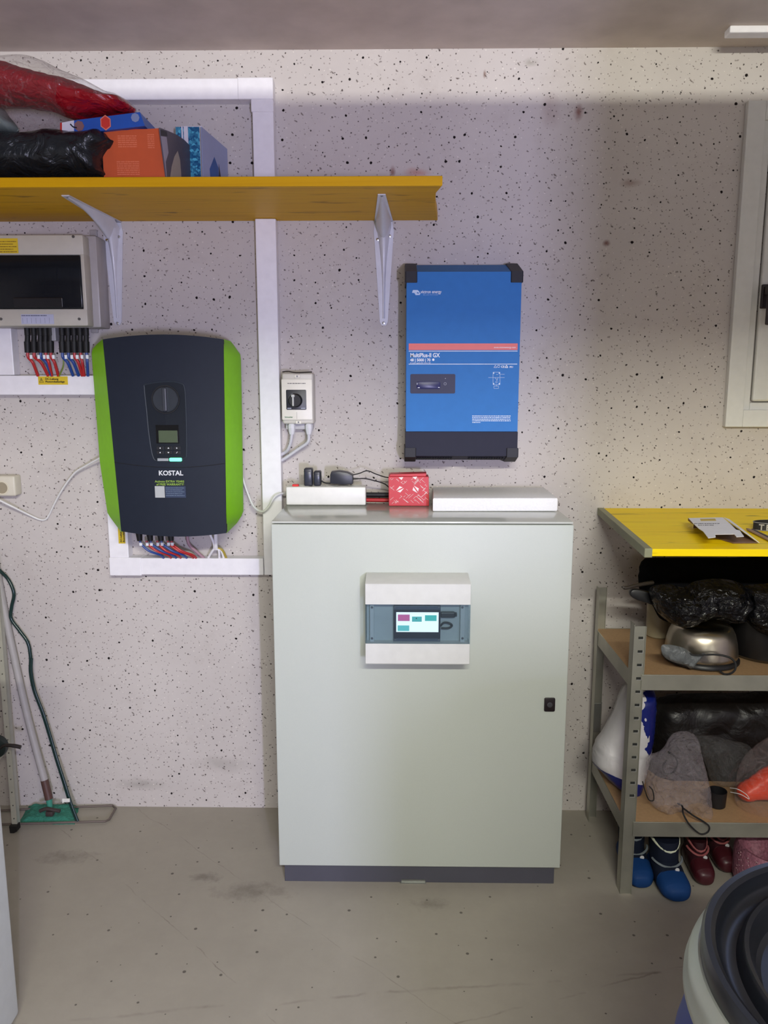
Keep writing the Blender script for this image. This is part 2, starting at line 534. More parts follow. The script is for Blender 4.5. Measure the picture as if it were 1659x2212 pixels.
def smooth_poly(pts, k=5):
    n = len(pts)
    out = []
    for i in range(n):
        p0, p1, p2, p3 = pts[i - 1], pts[i], pts[(i + 1) % n], pts[(i + 2) % n]
        for j in range(k):
            t = j / k
            out.append(tuple(0.5 * ((2 * p1[a]) + (p2[a] - p0[a]) * t + (2 * p0[a] - 5 * p1[a] + 4 * p2[a] - p3[a]) * t * t
                                    + (-p0[a] + 3 * p1[a] - 3 * p2[a] + p3[a]) * t ** 3) for a in (0, 1)))
    return out
def pillow(mb, outline, Y, front, back, step=0.012, edge=None, amp=0.006, fr=14, seed=1, smooth=True, lean=0.0, zbase=0.0):
    """a soft filled bag: its outline (pixels at depth Y) inflated forward and back with folds"""
    pts = smooth_poly(outline) if smooth else outline
    poly = [Vector((P(px, py, Y).x, P(px, py, Y).z)) for px, py in pts]
    # even spacing
    ring = []
    n = len(poly)
    for i in range(n):
        a, b = poly[i], poly[(i + 1) % n]
        m = max(1, int((b - a).length / step))
        for k in range(m):
            ring.append(a.lerp(b, k / m))
    xs = [p.x for p in ring]; zs = [p.y for p in ring]
    def inside(q):
        c = False
        j = len(ring) - 1
        for i in range(len(ring)):
            a, b = ring[i], ring[j]
            if (a.y > q.y) != (b.y > q.y) and q.x < (b.x - a.x) * (q.y - a.y) / (b.y - a.y) + a.x:
                c = not c
            j = i
        return c
    def dist(q):
        return min((q - geometry.intersect_point_line(q, ring[i - 1], ring[i])[0].to_2d()).length
                   if 0 <= geometry.intersect_point_line(q, ring[i - 1], ring[i])[1] <= 1 else (q - ring[i]).length for i in range(len(ring)))
    inner = []
    z = min(zs); row = 0
    while z < max(zs):
        x = min(xs) + (step / 2 if row % 2 else 0)
        while x < max(xs):
            q = Vector((x, z))
            if inside(q):
                d = dist(q)
                if d > step * 0.55:
                    inner.append((q, d))
            x += step
        z += step * 0.87; row += 1
    allp = ring + [q for q, d in inner]
    ds = [0.0] * len(ring) + [d for q, d in inner]
    edges = [(i, (i + 1) % len(ring)) for i in range(len(ring))]
    vs, es, fs, ov, oe, of = geometry.delaunay_2d_cdt(allp, edges, [], 2, 1e-6)
    dm = max(ds)
    ew = edge or dm
    bm = mb.bm
    Fv, Bv = [], []
    for i, v in enumerate(vs):
        src = ov[i][0] if ov[i] else 0
        d = ds[src]
        t = min(1.0, d / ew)
        h = math.sqrt(max(0, 1 - (1 - t) ** 2))
        Y0 = Y + lean * (v.y - zbase)
        cz = crumple((v.x, 0, v.y), amp, fr, seed) * min(1, t * 3)
        if d == 0:
            a = bm.verts.new((v.x, Y0, v.y))
            Fv.append(a); Bv.append(a)
        else:
            Fv.append(bm.verts.new((v.x, Y0 - front * h - cz, v.y)))
            Bv.append(bm.verts.new((v.x, Y0 + back * h + cz * 0.3, v.y)))
    for f in fs:
        try:
            bm.faces.new([Fv[i] for i in f])
            bm.faces.new([Bv[i] for i in reversed(f)])
        except ValueError:
            pass
    return mb

def bx(name, px0, py0, px1, py1, Yf, Yb, mat, parent=None, bev=0.0, seg=2, smooth=None):
    """a box whose front face spans two pixel corners at depth Yf"""
    a, b = P(px0, py0, Yf), P(px1, py1, Yf)
    return MB().box(a.x, b.x, Yf, Yb, b.z, a.z, bev, seg).finish(name, mat, parent, smooth)
def rbox(px0, py0, px1, py1, Yf):
    a, b = P(px0, py0, Yf), P(px1, py1, Yf)
    return a.x, b.x, b.z, a.z
def rrect(x0, x1, z0, z1, r, k=5):
    out = []
    for cx, cz, a0 in ((x1 - r, z1 - r, 0), (x0 + r, z1 - r, 90), (x0 + r, z0 + r, 180), (x1 - r, z0 + r, 270)):
        for i in range(k + 1):
            a = math.radians(a0 + 90 * i / k)
            out.append((cx + r * math.cos(a), cz + r * math.sin(a)))
    return out

# ------------------------------------------------------------------ common materials
WHITE_PL = M('white_plastic', S(234, 232, 236), 0.38, bump=0.02)
CREAM_PL = M('cream_plastic', S(206, 200, 184), 0.45)
GREY_PL = M('light_grey_plastic', S(196, 197, 190), 0.42)
BLACK_PL = M('black_plastic', S(24, 24, 27), 0.42)
DARK_PL = M('anthracite_plastic', S(30, 36, 48), 0.6, spec=0.2)
STEEL = M('zinc_steel', S(150, 152, 148), 0.42, metal=0.85, bump=0.03, bscale=12, var=0.12)
CHROME = M('chrome', S(205, 205, 205), 0.2, metal=1.0)
SCREW = M('screw_metal', S(120, 120, 122), 0.35, metal=0.9)
WHITE_INK = M('white_ink', S(232, 236, 240), 0.6)
BLACK_RUB = M('black_rubber', S(18, 18, 20), 0.6)

# ================================================================== THE ROOM
H = 2.372
WALL = wall_material()
CEIL = M('ceiling_concrete', S(200, 188, 180), 0.85, bump=0.1, bscale=9, var=0.12)
struct(MB().box(-2.6, 2.9, D, D + 0.2, -0.05, H).finish('wall_back', WALL))
struct(MB().box(-2.8, -2.6, -3.3, D + 0.2, -0.05, H).finish('wall_left', WALL))
struct(MB().box(2.9, 3.1, -3.3, D + 0.2, -0.05, H).finish('wall_right', WALL))
fw = MB()
fw.box(-2.6, -0.4, -3.3, -3.1, 0, H); fw.box(2.4, 2.9, -3.3, -3.1, 0, H); fw.box(-0.4, 2.4, -3.3, -3.1, 2.1, H)
struct(fw.finish('wall_front', WALL))
fl = MB().quadgrid(lambda u, v: Vector((-2.8 + 5.9 * u, -3.3 + 5.94 * v, 0)), 60, 60)
fl.box(-2.8, 3.1, -3.3, D + 0.2, -0.1, -0.002)
struct(fl.finish('floor', floor_material()))
struct(MB().box(-2.8, 3.1, -3.3, D + 0.2, H, H + 0.15).finish('ceiling', CEIL))

# white batten on the ceiling at the right
a = Pz(1570, 77, H - 0.018)
tag(MB().box(a.x, a.x + 1.2, a.y - 0.02, a.y + 0.02, H - 0.018, H, 0.003).finish('ceiling_batten', WHITE_PL),
    'short white plastic cable batten fixed under the ceiling above the window', 'batten')

# ---- window at the right
wx0, wz0, wz1 = 1.009, 1.289, 2.222
wx1 = 1.95
FRAME = M('window_frame_white', S(214, 214, 210), 0.35)
def ringbox(mb, x0, x1, z0, z1, w, y0, y1, bev=0.0):
    mb.box(x0, x0 + w, y0, y1, z0, z1, bev); mb.box(x1 - w, x1, y0, y1, z0, z1, bev)
    mb.box(x0 + w, x1 - w, y0, y1, z0, z0 + w, bev); mb.box(x0 + w, x1 - w, y0, y1, z1 - w, z1, bev)
    return mb
wn = thing('window_1', 'white framed window at the right edge of the speckled wall', 'window', (1.4, D, wz0))
wn['kind'] = 'structure'
for k in ('label', 'category'):
    pass
ringbox(MB(), wx0, wx1, wz0, wz1, 0.052, D - 0.022, D, 0.002).finish('window_frame', FRAME, wn)
ringbox(MB(), wx0 + 0.050, wx1 - 0.050, wz0 + 0.05, wz1 - 0.05, 0.024, D - 0.012, D - 0.0005, 0.003).finish('window_rebate', FRAME, wn)
sash = ringbox(MB(), wx0 + 0.078, wx1 - 0.078, wz0 + 0.078, wz1 - 0.07, 0.085, D - 0.020, D - 0.0005, 0.006).finish('sash', FRAME, wn)
GLS, nt_, b_ = new_mat('window_glass')
b_.inputs['Base Color'].default_value = (0.35, 0.4, 0.45, 1); b_.inputs['Roughness'].default_value = 0.05
b_.inputs['Emission Color'].default_value = (0.42, 0.55, 1.0, 1); b_.inputs['Emission Strength'].default_value = 2.0
MB().box(wx0 + 0.16, wx1 - 0.16, D - 0.008, D - 0.001, wz0 + 0.16, wz1 - 0.15).finish('pane', GLS, wn)
hb = P(1659, 628, D - 0.04)
hd = MB().box(hb.x - 0.012, hb.x + 0.016, D - 0.030, D - 0.018, hb.z - 0.05, hb.z + 0.02, 0.003)
hd.box(hb.x - 0.007, hb.x + 0.011, D - 0.058, D - 0.03, hb.z - 0.012, hb.z + 0.012, 0.003)
hd.box(hb.x - 0.008, hb.x + 0.012, D - 0.062, D - 0.05, hb.z - 0.10, hb.z + 0.012, 0.004)
hd.finish('handle', M('dark_handle', S(40, 30, 32), 0.4), sash)

# ---- things behind the camera that shape the light
tl = thing('ceiling_light', 'long white tube light hanging under the ceiling behind the viewer', 'ceiling light', (0.35, TUBE_Y - 0.06, 2.36))
MB().box(-0.30, 1.0, TUBE_Y - 0.08, TUBE_Y - 0.045, 2.33, 2.37, 0.004).finish('housing', WHITE_PL, tl)
MB().cyl((-0.26, TUBE_Y - 0.045, 2.31), (0.96, TUBE_Y - 0.045, 2.31), 0.013, 16).finish('tube', emit('tube_glow', (1, 0.96, 0.88, 1), 2.0), tl)
gd = thing('garage_door', 'grey up and over garage door hanging open below the ceiling', 'garage door', (0, 0, 2.2))
def door_pt(y, z): return (y, z)
MB().prism([(-0.62, 2.200), (0.80, 2.240), (0.80, 2.268), (-0.62, 2.228)], 'x', -2.3, 2.6).finish('door_leaf', M('door_grey', S(175, 178, 180), 0.5), gd)
for xx in (-2.35, 2.65):
    MB().box(xx - 0.02, xx + 0.02, -0.7, 0.9, 2.27, 2.30).box(xx - 0.015, xx + 0.015, -0.66, -0.63, 2.2, 2.372).box(xx - 0.015, xx + 0.015, 0.83, 0.86, 2.2, 2.372).finish('rail', STEEL, gd)
cu_ = thing('tall_light_blocker', 'tall plain grey light blocker shaped like a cupboard, added behind the viewer', 'light blocker', (0.97, -0.62, 0))  # unseen blocker added to keep the cool lamp off the right of the wall
MB().box(0.66, 1.30, -0.85, -0.42, 0.08, 2.00, 0.004).finish('blocker_body', GREY_PL, cu_)
MB().box(0.665, 0.968, -0.42, -0.402, 0.085, 1.995, 0.003).finish('door', GREY_PL, cu_)
MB().box(0.972, 1.295, -0.42, -0.402, 0.085, 1.995, 0.003).finish('door', GREY_PL, cu_)
MB().box(0.68, 1.28, -0.83, -0.44, 0.0, 0.08).finish('plinth', BLACK_PL, cu_)
lc_ = thing('low_light_blocker', 'low plain grey light blocker added beside the tall blocker behind the viewer', 'light blocker', (0.598, -0.62, 0))  # second added blocker, sets the shadow edge low on the cabinet door
MB().box(0.522, 0.656, -0.85, -0.42, 0.0, 0.98, 0.004).finish('blocker_body', GREY_PL, lc_)
MB().box(0.525, 0.653, -0.42, -0.402, 0.06, 0.975, 0.003).finish('door', GREY_PL, lc_)

# ================================================================== WHITE CABLE TRUNKING
TY = D - 0.042
def trunk(runs, label, root_loc, corners=()):
    t = thing('cable_trunking', label, 'cable trunking', root_loc, 'white cable trunking on the wall')
    for (x0, x1, z0, z1) in runs:
        MB().box(x0, x1, TY, D - 0.0006, z0, z1, 0.0025).finish('trunking_run', WHITE_PL, t)
    for (x0, x1, z0, z1) in corners:
        MB().box(x0, x1, TY - 0.003, D - 0.0006, z0, z1, 0.003).finish('corner_cover', WHITE_PL, t)
    return t
pa, pb = P(588, 168, TY), P(540, 217, TY)
vx1 = P(607, 1000, TY).x
vx0 = vx1 - 0.061
ztop = P(588, 168, TY).z
ztb = P(540, 214, TY).z
zl1, zl0 = P(420, 1206, TY).z, P(420, 1242, TY).z
lx0 = P(239, 1243, TY).x
trunk([(-2.0, vx0 - 0.005, ztb, ztop), (vx0, vx1, 1.9245, ztb - 0.002), (vx0, vx1, zl0 + 0.0, 1.8990)],
      'tall white trunking loop running over the shelf and down beside the green inverter', ((vx0 + vx1) / 2, D - 0.02, zl0),
      [(vx0 - 0.04, vx1 + 0.001, ztb - 0.001, ztop + 0.001), (vx0 - 0.003, vx1 + 0.001, ztb - 0.035, ztb - 0.001)])
lv1 = P(278, 1200, TY).x
trunk([(lx0 + 0.0, vx0 - 0.002, zl0, zl1), (lx0, lv1, zl1 + 0.001, 1.10)],
      'lower white trunking elbow below the green inverter', ((lx0 + vx0) / 2, D - 0.02, zl0),
      [(lx0 - 0.002, lx0 + 0.10, zl0 - 0.003, zl1 + 0.002)])
ul0, ul1 = P(100, 853, TY).z, P(100, 811, TY).z
uv1 = P(27, 760, TY).x
trunk([(-1.9, -0.80, ul0, ul1), (-1.9, uv1, ul1 + 0.001, P(20, 700, TY).z)],
      'short white trunking under the fuse box at the left edge', (-1.3, D - 0.02, ul0))
YEL = M('warning_yellow', S(215, 186, 40), 0.5)
def tiny_lines(mb, x0, x1, z, h, y, seed, wmin=0.0015, wmax=0.005):
    r = random.Random(seed)
    x = x0
    while x < x1:
        w = r.uniform(wmin, wmax)
        mb.box(x, min(x1, x + w), y - 0.0003, y + 0.0001, z, z + h)
        x += w + r.uniform(0.0006, 0.0018)
    return mb
# yellow warning sticker on the trunking
x0, x1, z0, z1 = rbox(82, 813, 147, 831, TY - 0.0005)
st = thing('warning_sticker', 'yellow warning sticker with black triangle on the short trunking under the fuse box', 'sticker', ((x0 + x1) / 2, TY, z0), 'yellow warning stickers')
MB().box(x0, x1, TY - 0.001, TY - 0.0001, z0, z1).finish('sticker_base', YEL, st)
tr_ = MB()
for k in range(3):
    a = [(x0 + 0.004, z0 + 0.007), (x0 + 0.016, z0 + 0.007), (x0 + 0.010, z0 + 0.020)]
    p, q = a[k], a[(k + 1) % 3]
    tr_.tube([(p[0], TY - 0.0014, p[1]), (q[0], TY - 0.0014, q[1])], 0.0006, 6, False)
tr_.box(x0 + 0.0095, x0 + 0.0105, TY - 0.0016, TY - 0.001, z0 + 0.0095, z0 + 0.016)
tr_.finish('warning_triangle', BLACK_PL, st)
text('DC-Leitung', 0.0085, (x0 + 0.022, TY - 0.0012, z1 - 0.0105), st, BLACK_PL, bold=0.0002)
text('Photovoltaikanlage', 0.0078, (x0 + 0.022, TY - 0.0012, z1 - 0.0185), st, BLACK_PL, bold=0.0002)
x0, x1, z0, z1 = rbox(255, 1148, 271, 1174, TY - 0.0005)
st = thing('warning_sticker', 'yellow warning sticker turned sideways on the trunking below the green inverter', 'sticker', ((x0 + x1) / 2, TY, z0), 'yellow warning stickers')
MB().box(x0, x1, TY - 0.001, TY - 0.0001, z0, z1 + 0.05).finish('sticker_base', YEL, st)
R90 = Matrix.Rotation(PI / 2, 4, 'X') @ Matrix.Rotation(PI / 2, 4, 'Z')
text('DC-Leitung', 0.008, (x0 + 0.011, TY - 0.0012, z0 + 0.004), st, BLACK_PL, bold=0.0002, rot=R90)
text('Photovoltaikanlage', 0.007, (x0 + 0.02, TY - 0.0012, z0 + 0.004), st, BLACK_PL, bold=0.0002, rot=R90)

# ================================================================== YELLOW WALL SHELF
SH_Y0, SH_Z0, SH_Z1 = 2.02, 1.900, 1.9235
YB = plank_material('yellow_board', S(196, 142, 0), S(226, 176, 6), S(84, 56, 10), 0.14)
ws = thing('wall_shelf', 'long yellow wooden wall shelf on two white brackets at the upper left', 'shelf', (-0.5, 2.2, SH_Z0))
b2 = MB()
b2.prism([(-1.95, SH_Y0), (0.112, SH_Y0), (0.100, 2.10), (0.106, 2.25), (0.114, 2.33), (0.122, D - 0.001), (-1.95, D - 0.001)], 'z', SH_Z0, SH_Z1, 0.002)
b2.finish('board', YB, ws)
BRK = M('white_enamel', S(205, 206, 214), 0.3, coat=0.3)
def bracket(xc, yfront, zlow, name='bracket'):
    mb = MB()
    # wall leg, tapering to the bottom
    mb.prism([(xc - 0.030, SH_Z0 - 0.03), (xc - 0.026, SH_Z0 - 0.004), (xc + 0.026, SH_Z0 - 0.004), (xc + 0.030, SH_Z0 - 0.03), (xc + 0.012, zlow + 0.01), (xc + 0.006, zlow), (xc - 0.006, zlow), (xc - 0.012, zlow + 0.01)], 'y', D - 0.004, D - 0.0005)
    # shelf leg, tapering to the front
    mb.prism([(xc - 0.028, D - 0.001), (xc + 0.028, D - 0.001), (xc + 0.010, yfront), (xc - 0.010, yfront)], 'z', SH_Z0 - 0.003, SH_Z0 - 0.0004)
    # pressed hollow rib running round the corner
    n = 22
    def prof(t):
        # t 0 at the low end of the wall leg, 1 at the tip of the shelf leg
        if t < 0.5:
            u = t / 0.5
            z = zlow + 0.02 + (SH_Z0 - 0.012 - zlow - 0.02) * u ** 0.9
            y = D - 0.008 - 0.040 * u ** 3.0
        else:
            u = (t - 0.5) / 0.5
            y = D - 0.048 - (D - 0.048 - yfront - 0.012) * u
            z = SH_Z0 - 0.052 * (1 - u) ** 2.2 - 0.005
        return y, z
    def f(u, v):
        if v < 0.5:
            w = 0.004 + 0.020 * (v / 0.5) ** 2.5
        else:
            w = 0.005 + 0.017 * ((1 - v) / 0.5) ** 1.2
        y, z = prof(v)
        if v < 0.5:
            by, bz = D - 0.003, z + 0.0
            k = v / 0.5
            by = D - 0.003; bz = z
        else:
            by, bz = y, SH_Z0 - 0.002
        t = abs(u - 0.5) * 2
        s = (1 - t ** 2.2)
        kk = max(0.0, 1 - abs(v - 0.5) * 6)
        return Vector((xc + (u - 0.5) * 2 * w, by + (y - by) * s, bz + (z - bz) * s))
    def blend(u, v):
        p = f(u, v)
        return p
    mb.quadgrid(blend, 10, 44)
    return mb
rb = bracket(P(829, 600, D).x, 2.10, P(829, 703, D).z).finish('bracket', BRK, ws, 40)
lb = bracket(P(250, 600, D).x - 0.0, 2.10, P(250, 702, D).z).finish('bracket', BRK, ws, 40)
for br, xc in ((rb, P(829, 600, D).x), (lb, P(250, 600, D).x)):
    for dx, dz in ((-0.018, -0.055), (0.018, -0.045), (0.0, -0.298)):
        MB().lathe([(0, -0.006), (0.004, -0.005), (0.0045, 0), (0.0045, 0.003)], (xc + dx, D - 0.004, SH_Z0 + dz), 16, 'y').finish('screw', CHROME, br, 40)

# ---- things on the wall shelf
ORG = M('orange_card', S(205, 88, 40), 0.55)
bmat = black_film('black_bag_film', (0.008, 0.012, 0.015, 1), 0.3, 0.7, 15)
o = pillow(MB(), [(-60, 290), (-20, 286), (60, 292), (120, 284), (180, 290), (222, 284), (236, 290), (246, 302), (258, 312), (252, 326), (236, 345), (234, 368), (236, 392), (150, 394), (60, 394), (-60, 395)], 2.17, 0.09, 0.10, 0.009, 0.05, 0.010, 15, 3).finish('plastic_bag', bmat, None, 50)
tag(o, 'black plastic bag lying at the left end of the yellow shelf', 'bag')
RED = black_film('red_fabric', S(150, 16, 30), 0.3, 0.7, 16)
rg = thing('bedding_bag', 'clear plastic bag of red bedding piled on the yellow shelf', 'bag', tuple(P(60, 260, 2.18)))
pillow(MB(), [(-70, 175), (-30, 150), (0, 143), (25, 140), (60, 152), (110, 166), (160, 178), (205, 195), (240, 208), (268, 214), (284, 228), (292, 240), (262, 250), (220, 254), (160, 258), (110, 240), (60, 232), (0, 230), (-70, 240)], 2.16, 0.10, 0.09, 0.010, 0.06, 0.006, 13, 5).finish('red_bedding', RED, rg, 60)
pillow(MB(), [(-70, 140), (-20, 145), (25, 134), (65, 131), (100, 137), (150, 160), (200, 182), (240, 203), (275, 216), (294, 238), (262, 253), (215, 255), (160, 262), (135, 266), (124, 280), (60, 284), (-70, 284)], 2.18, 0.125, 0.11, 0.011, 0.07, 0.008, 10, 8).finish('clear_film', plastic_film('bedding_film', S(170, 150, 145), 0.06, 0.8, 14, 0.35), rg, 60)
GRYC = M('pale_green_cloth', S(120, 130, 124), 0.8)
tag(pillow(MB(), [(-60, 240), (0, 233), (20, 252), (40, 282), (0, 285), (-60, 285)], 2.14, 0.06, 0.05, 0.012, 0.03, 0.003, 9, 2).finish('folded_cloth', GRYC, None, 60),
    'pale grey green folded cloth between the red and black bags', 'cloth')
# orange shoe box with a printed end
ob = thing('shoe_box', 'orange cardboard box with a grey printed end on the yellow shelf', 'box', tuple(P(300, 391, 2.16)))
A, B_ = P(234, 290, 2.14), P(352, 391, 2.14)
bxx0, bxx1, bz0, bz1 = P(225, 391, 2.14).x, P(361, 391, 2.14).x, SH_Z1 + 0.0005, P(344, 277, 2.14).z
pr = MB()
pr.prism([(bxx0, bz0), (bxx1, bz0), (P(344, 277, 2.14).x, bz1), (bxx0, P(234, 284, 2.14).z)], 'y', 2.14, 2.43)
pr.finish('carton', ORG, ob)
lid = MB()
arc = [(2.142 + 0.28 * t, bz1 - 0.001 + 0.016 * math.sin(PI * t * 0.8) - 0.0 * t) for t in [i / 12 for i in range(13)]]
lid.prism([(2.142, bz1 - 0.006)] + arc + [(2.422, bz1 - 0.006)], 'x', bxx0 + 0.07, bxx1 - 0.008)
lid.finish('lid', M('red_orange_card', S(205, 60, 38), 0.5), ob)
# printed end face, its own grey panel
def endpoly(pts, off, nm, mt, th=0.004):
    # points (px, py) on the slanting end plane running from (361,391) near to (430,391) far
    mb = MB()
    A0, B0 = P(361, 391, 2.142), P(428, 391, 2.40)
    def on(px_, py_):
        d = ray(px_, py_); n_ = Vector((B0.y - A0.y, -(B0.x - A0.x), 0)).normalized()
        o_ = Vector((0, 0, CAM_Z)); t = (A0 + n_ * off - o_).dot(n_) / d.dot(n_)
        return o_ + d * t, n_
    v0 = [on(*p)[0] for p in pts]; n_ = on(*pts[0])[1]
    v0 = [Vector((p.x, p.y, max(p.z, SH_Z1 + 0.0006))) for p in v0]
    a = [mb.bm.verts.new(p) for p in v0]; b = [mb.bm.verts.new(p - n_ * th) for p in v0]
    mb.bm.faces.new(a); mb.bm.faces.new(list(reversed(b)))
    for k in range(len(a)):
        mb.bm.faces.new((a[k], a[(k + 1) % len(a)], b[(k + 1) % len(a)], b[k]))
    return mb.finish(nm, mt, ob)
endpoly([(361, 391), (346, 276), (366, 284), (382, 291), (398, 302), (412, 316), (421, 328), (426, 350), (429, 372), (430, 390)], 0.0, 'printed_end', M('grey_print', S(88, 80, 90), 0.45, var=0.15, bscale=9))
endpoly([(375, 391), (367, 390), (371, 360), (377, 338), (384, 326), (389, 345), (391, 370), (392, 390)], 0.0006, 'print_patch', M('beige_print', S(168, 158, 146), 0.5), 0.0004)
endpoly([(361, 388), (348, 294), (360, 296), (364, 330), (358, 350)], 0.0006, 'print_patch', M('pale_grey_print', S(165, 160, 175), 0.5), 0.0004)
endpoly([(347, 280), (360, 284), (362, 294), (348, 293)], 0.0008, 'print_patch', M('dark_print', S(36, 30, 34), 0.5), 0.0004)
lt = MB()
LO = M('light_orange_print', S(222, 118, 78), 0.55)
for (a0, b0, a1, b1, sd) in ((254, 292, 296, 318, 1), (252, 346, 302, 378, 2), (318, 288, 334, 320, 3)):
    X0, X1, Z0, Z1 = rbox(a0, b0, a1, b1, 2.1399)
    z = Z0
    k = 0
    while z < Z1 - 0.003:
        tiny_lines(lt, X0, X1, z, 0.0028, 2.1399, sd * 31 + k, 0.003, 0.012); z += 0.0052; k += 1
lt.finish('printed_text', LO, ob)
# flat blue box lying tilted on top
fb = thing('flat_box', 'flat blue cardboard box with a white end lying on the orange box', 'box', tuple(P(230, 287, 2.12)))
def sl(px, py, Y): p = P(px, py, Y); return (p.x, p.z)
fy0, fy1 = 2.128, 2.36
MB().prism([sl(160, 290, fy0), sl(313, 272, fy0), sl(302, 242, fy0), sl(160, 260, fy0)], 'y', fy0, fy1).finish('carton', M('royal_blue_card', S(26, 82, 170), 0.45), fb)
MB().prism([sl(134, 290, fy0), sl(160, 289.8, fy0), sl(160, 260, fy0), sl(134, 265, fy0)], 'y', fy0 - 0.0005, fy1).finish('white_end', M('white_card', S(215, 215, 222), 0.5), fb)
MB().prism([sl(130, 290, fy0), sl(134, 290, fy0), sl(134, 265, fy0), sl(130, 265.5, fy0)], 'y', fy0 - 0.0008, fy1).finish('red_edge', M('red_card', S(190, 40, 34), 0.5), fb)
c = P(228, 265, fy0 - 0.0012)
def hexa(cx, cz, r, sq=1.25):
    return [(cx + r * math.cos(PI / 6 + k * PI / 3), cz + r * sq * math.sin(PI / 6 + k * PI / 3)) for k in range(6)]
MB().prism(hexa(c.x, c.z, 0.0150), 'y', c.y, c.y + 0.0006).finish('badge', M('salmon_ink', S(225, 130, 105), 0.5), fb)
MB().prism(hexa(c.x, c.z, 0.0125), 'y', c.y - 0.0004, c.y + 0.0006).finish('badge', M('red_ink', S(205, 50, 38), 0.5), fb)
c = P(171, 272, fy0 - 0.0012)
MB().lathe([(0, 0), (0.013, 0), (0.013, 0.001)], tuple(c), 7, 'y').finish('printed_spot', M('brown_ink', S(130, 92, 92), 0.5), fb)
c = P(292, 254, fy0 - 0.0012)
MB().lathe([(0, 0), (0.011, 0), (0.011, 0.001)], tuple(c), 8, 'y').finish('printed_spot', M('grey_ink', S(125, 140, 175), 0.5), fb)
c0, c1 = P(152, 268, fy0 - 0.0012), P(158, 274, fy0 - 0.0012)
MB().tube([c0, c1, P(166, 276, fy0 - 0.0012)], 0.0018, 6).finish('printed_mark', DARK_PL, fb)
# two upright slim boxes to the right of the orange box
def glitter():
    m, nt, b = new_mat('blue_glitter')
    tc = N(nt, 'ShaderNodeTexCoord'); vo = N(nt, 'ShaderNodeTexVoronoi', Scale=160.0)
    nt.links.new(tc.outputs['Object'], vo.inputs['Vector'])
    sp = N(nt, 'ShaderNodeSeparateColor'); nt.links.new(vo.outputs['Color'], sp.inputs[0])
    nt.links.new(mixc(nt, mathn(nt, 'POWER', sp.outputs[0], 2.0), S(8, 84, 130), S(90, 190, 215)), b.inputs['Base Color'])
    b.inputs['Roughness'].default_value = 0.3
    return m
gbx = thing('glitter_box', 'narrow box with white edges and blue glitter front standing on the yellow shelf', 'box', tuple(P(410, 390, 2.35)))
GBY = 2.335
gx0, gx1 = P(384, 390, GBY).x, P(438, 390, GBY).x
gz1 = P(415, 274, GBY).z
gz0 = SH_Z1 + 0.0005
MB().box(gx0, gx1, GBY, 2.436, gz0, gz1).finish('carton', glitter(), gbx)
gw = MB()
for a0, a1 in ((393, 396), (398, 407), (432, 438)):
    gw.box(P(a0, 300, GBY).x, P(a1, 300, GBY).x, GBY - 0.003, GBY, gz0, gz1 + 0.001)
gw.box(P(407, 300, GBY).x, gx1, GBY, 2.436, gz1, gz1 + 0.001)
gw.finish('white_edges', M('white_card', S(215, 215, 222), 0.5), gbx)
pbx = thing('picture_box', 'pale blue grey picture box leaning at the right end of the shelf pile', 'box', tuple(P(465, 390, 2.38)))
pA, pB = P(440, 391, 2.30), P(493, 391, 2.434)
pC, pD = P(440, 274, 2.30), P(493, 322, 2.434)
def skew(pts, mt, nm, off, th):
    mb = MB()
    n_ = Vector((pB.y - pA.y, -(pB.x - pA.x), 0)).normalized()
    def on(u, v):
        zt = pC.z + (pD.z - pC.z) * u
        return Vector((pA.x + (pB.x - pA.x) * u, pA.y + (pB.y - pA.y) * u, gz0 + (zt - gz0) * v)) + n_ * off
    a = [mb.bm.verts.new(on(*p)) for p in pts]; b = [mb.bm.verts.new(on(*p) - n_ * th) for p in pts]
    mb.bm.faces.new(a); mb.bm.faces.new(list(reversed(b)))
    for k in range(len(a)):
        mb.bm.faces.new((a[k], a[(k + 1) % len(a)], b[(k + 1) % len(a)], b[k]))
    return mb.finish(nm, mt, pbx)
skew([(0, 0), (0, 1), (1, 1), (1, 0)], M('blue_grey_card', S(150, 158, 190), 0.4, var=0.12, bscale=6), 'carton', 0.0, 0.004)
skew([(0.3, 0.03), (0.25, 0.5), (0.45, 0.72), (0.6, 0.6), (0.62, 0.03)], M('blue_picture', S(52, 88, 150), 0.4, var=0.2, bscale=14), 'printed_picture', 0.0004, 0.0003)
skew([(0.58, 0.02), (0.62, 0.66), (0.72, 0.4), (0.95, 0.02)], M('dark_picture', S(38, 38, 60), 0.4), 'printed_picture', 0.0008, 0.0003)

# ================================================================== FUSE BOX AT THE LEFT EDGE
FB_Y = 2.315
fz1, fz0 = P(100, 507, FB_Y).z, P(100, 704, FB_Y).z
fx1 = P(190, 700, FB_Y).x
fx0 = fx1 - 0.38
fb_ = thing('fuse_box', 'cream fuse box with smoked window under the left end of the yellow shelf', 'fuse box', ((fx0 + fx1) / 2, 2.38, fz0))
CREAM2 = M('fuse_box_cream', S(188, 184, 170), 0.45)
sb = MB()
sb.box(fx0 - 0.004, fx1 + 0.022, 2.36, D - 0.0005, fz0 - 0.002, fz1 + 0.006, 0.006)
sb.finish('back_housing', M('fuse_box_grey', S(165, 160, 158), 0.4), fb_, 40)
fxr = fx1 - 0.012
wz1_, wz0_ = P(100, 551, FB_Y).z, P(100, 667, FB_Y).z
wx1_ = P(176, 600, FB_Y).x
fc = MB()
fc.box(fx0, fx1, FB_Y, 2.362, wz1_, fz1, 0.004); fc.box(fx0, fx1, FB_Y, 2.362, fz0, wz0_, 0.004)
fc.box(wx1_, fx1, FB_Y, 2.362, wz0_ - 0.003, wz1_ + 0.003, 0.002); fc.box(fx0, fx0 + 0.02, FB_Y, 2.362, wz0_ - 0.003, wz1_ + 0.003, 0.002)
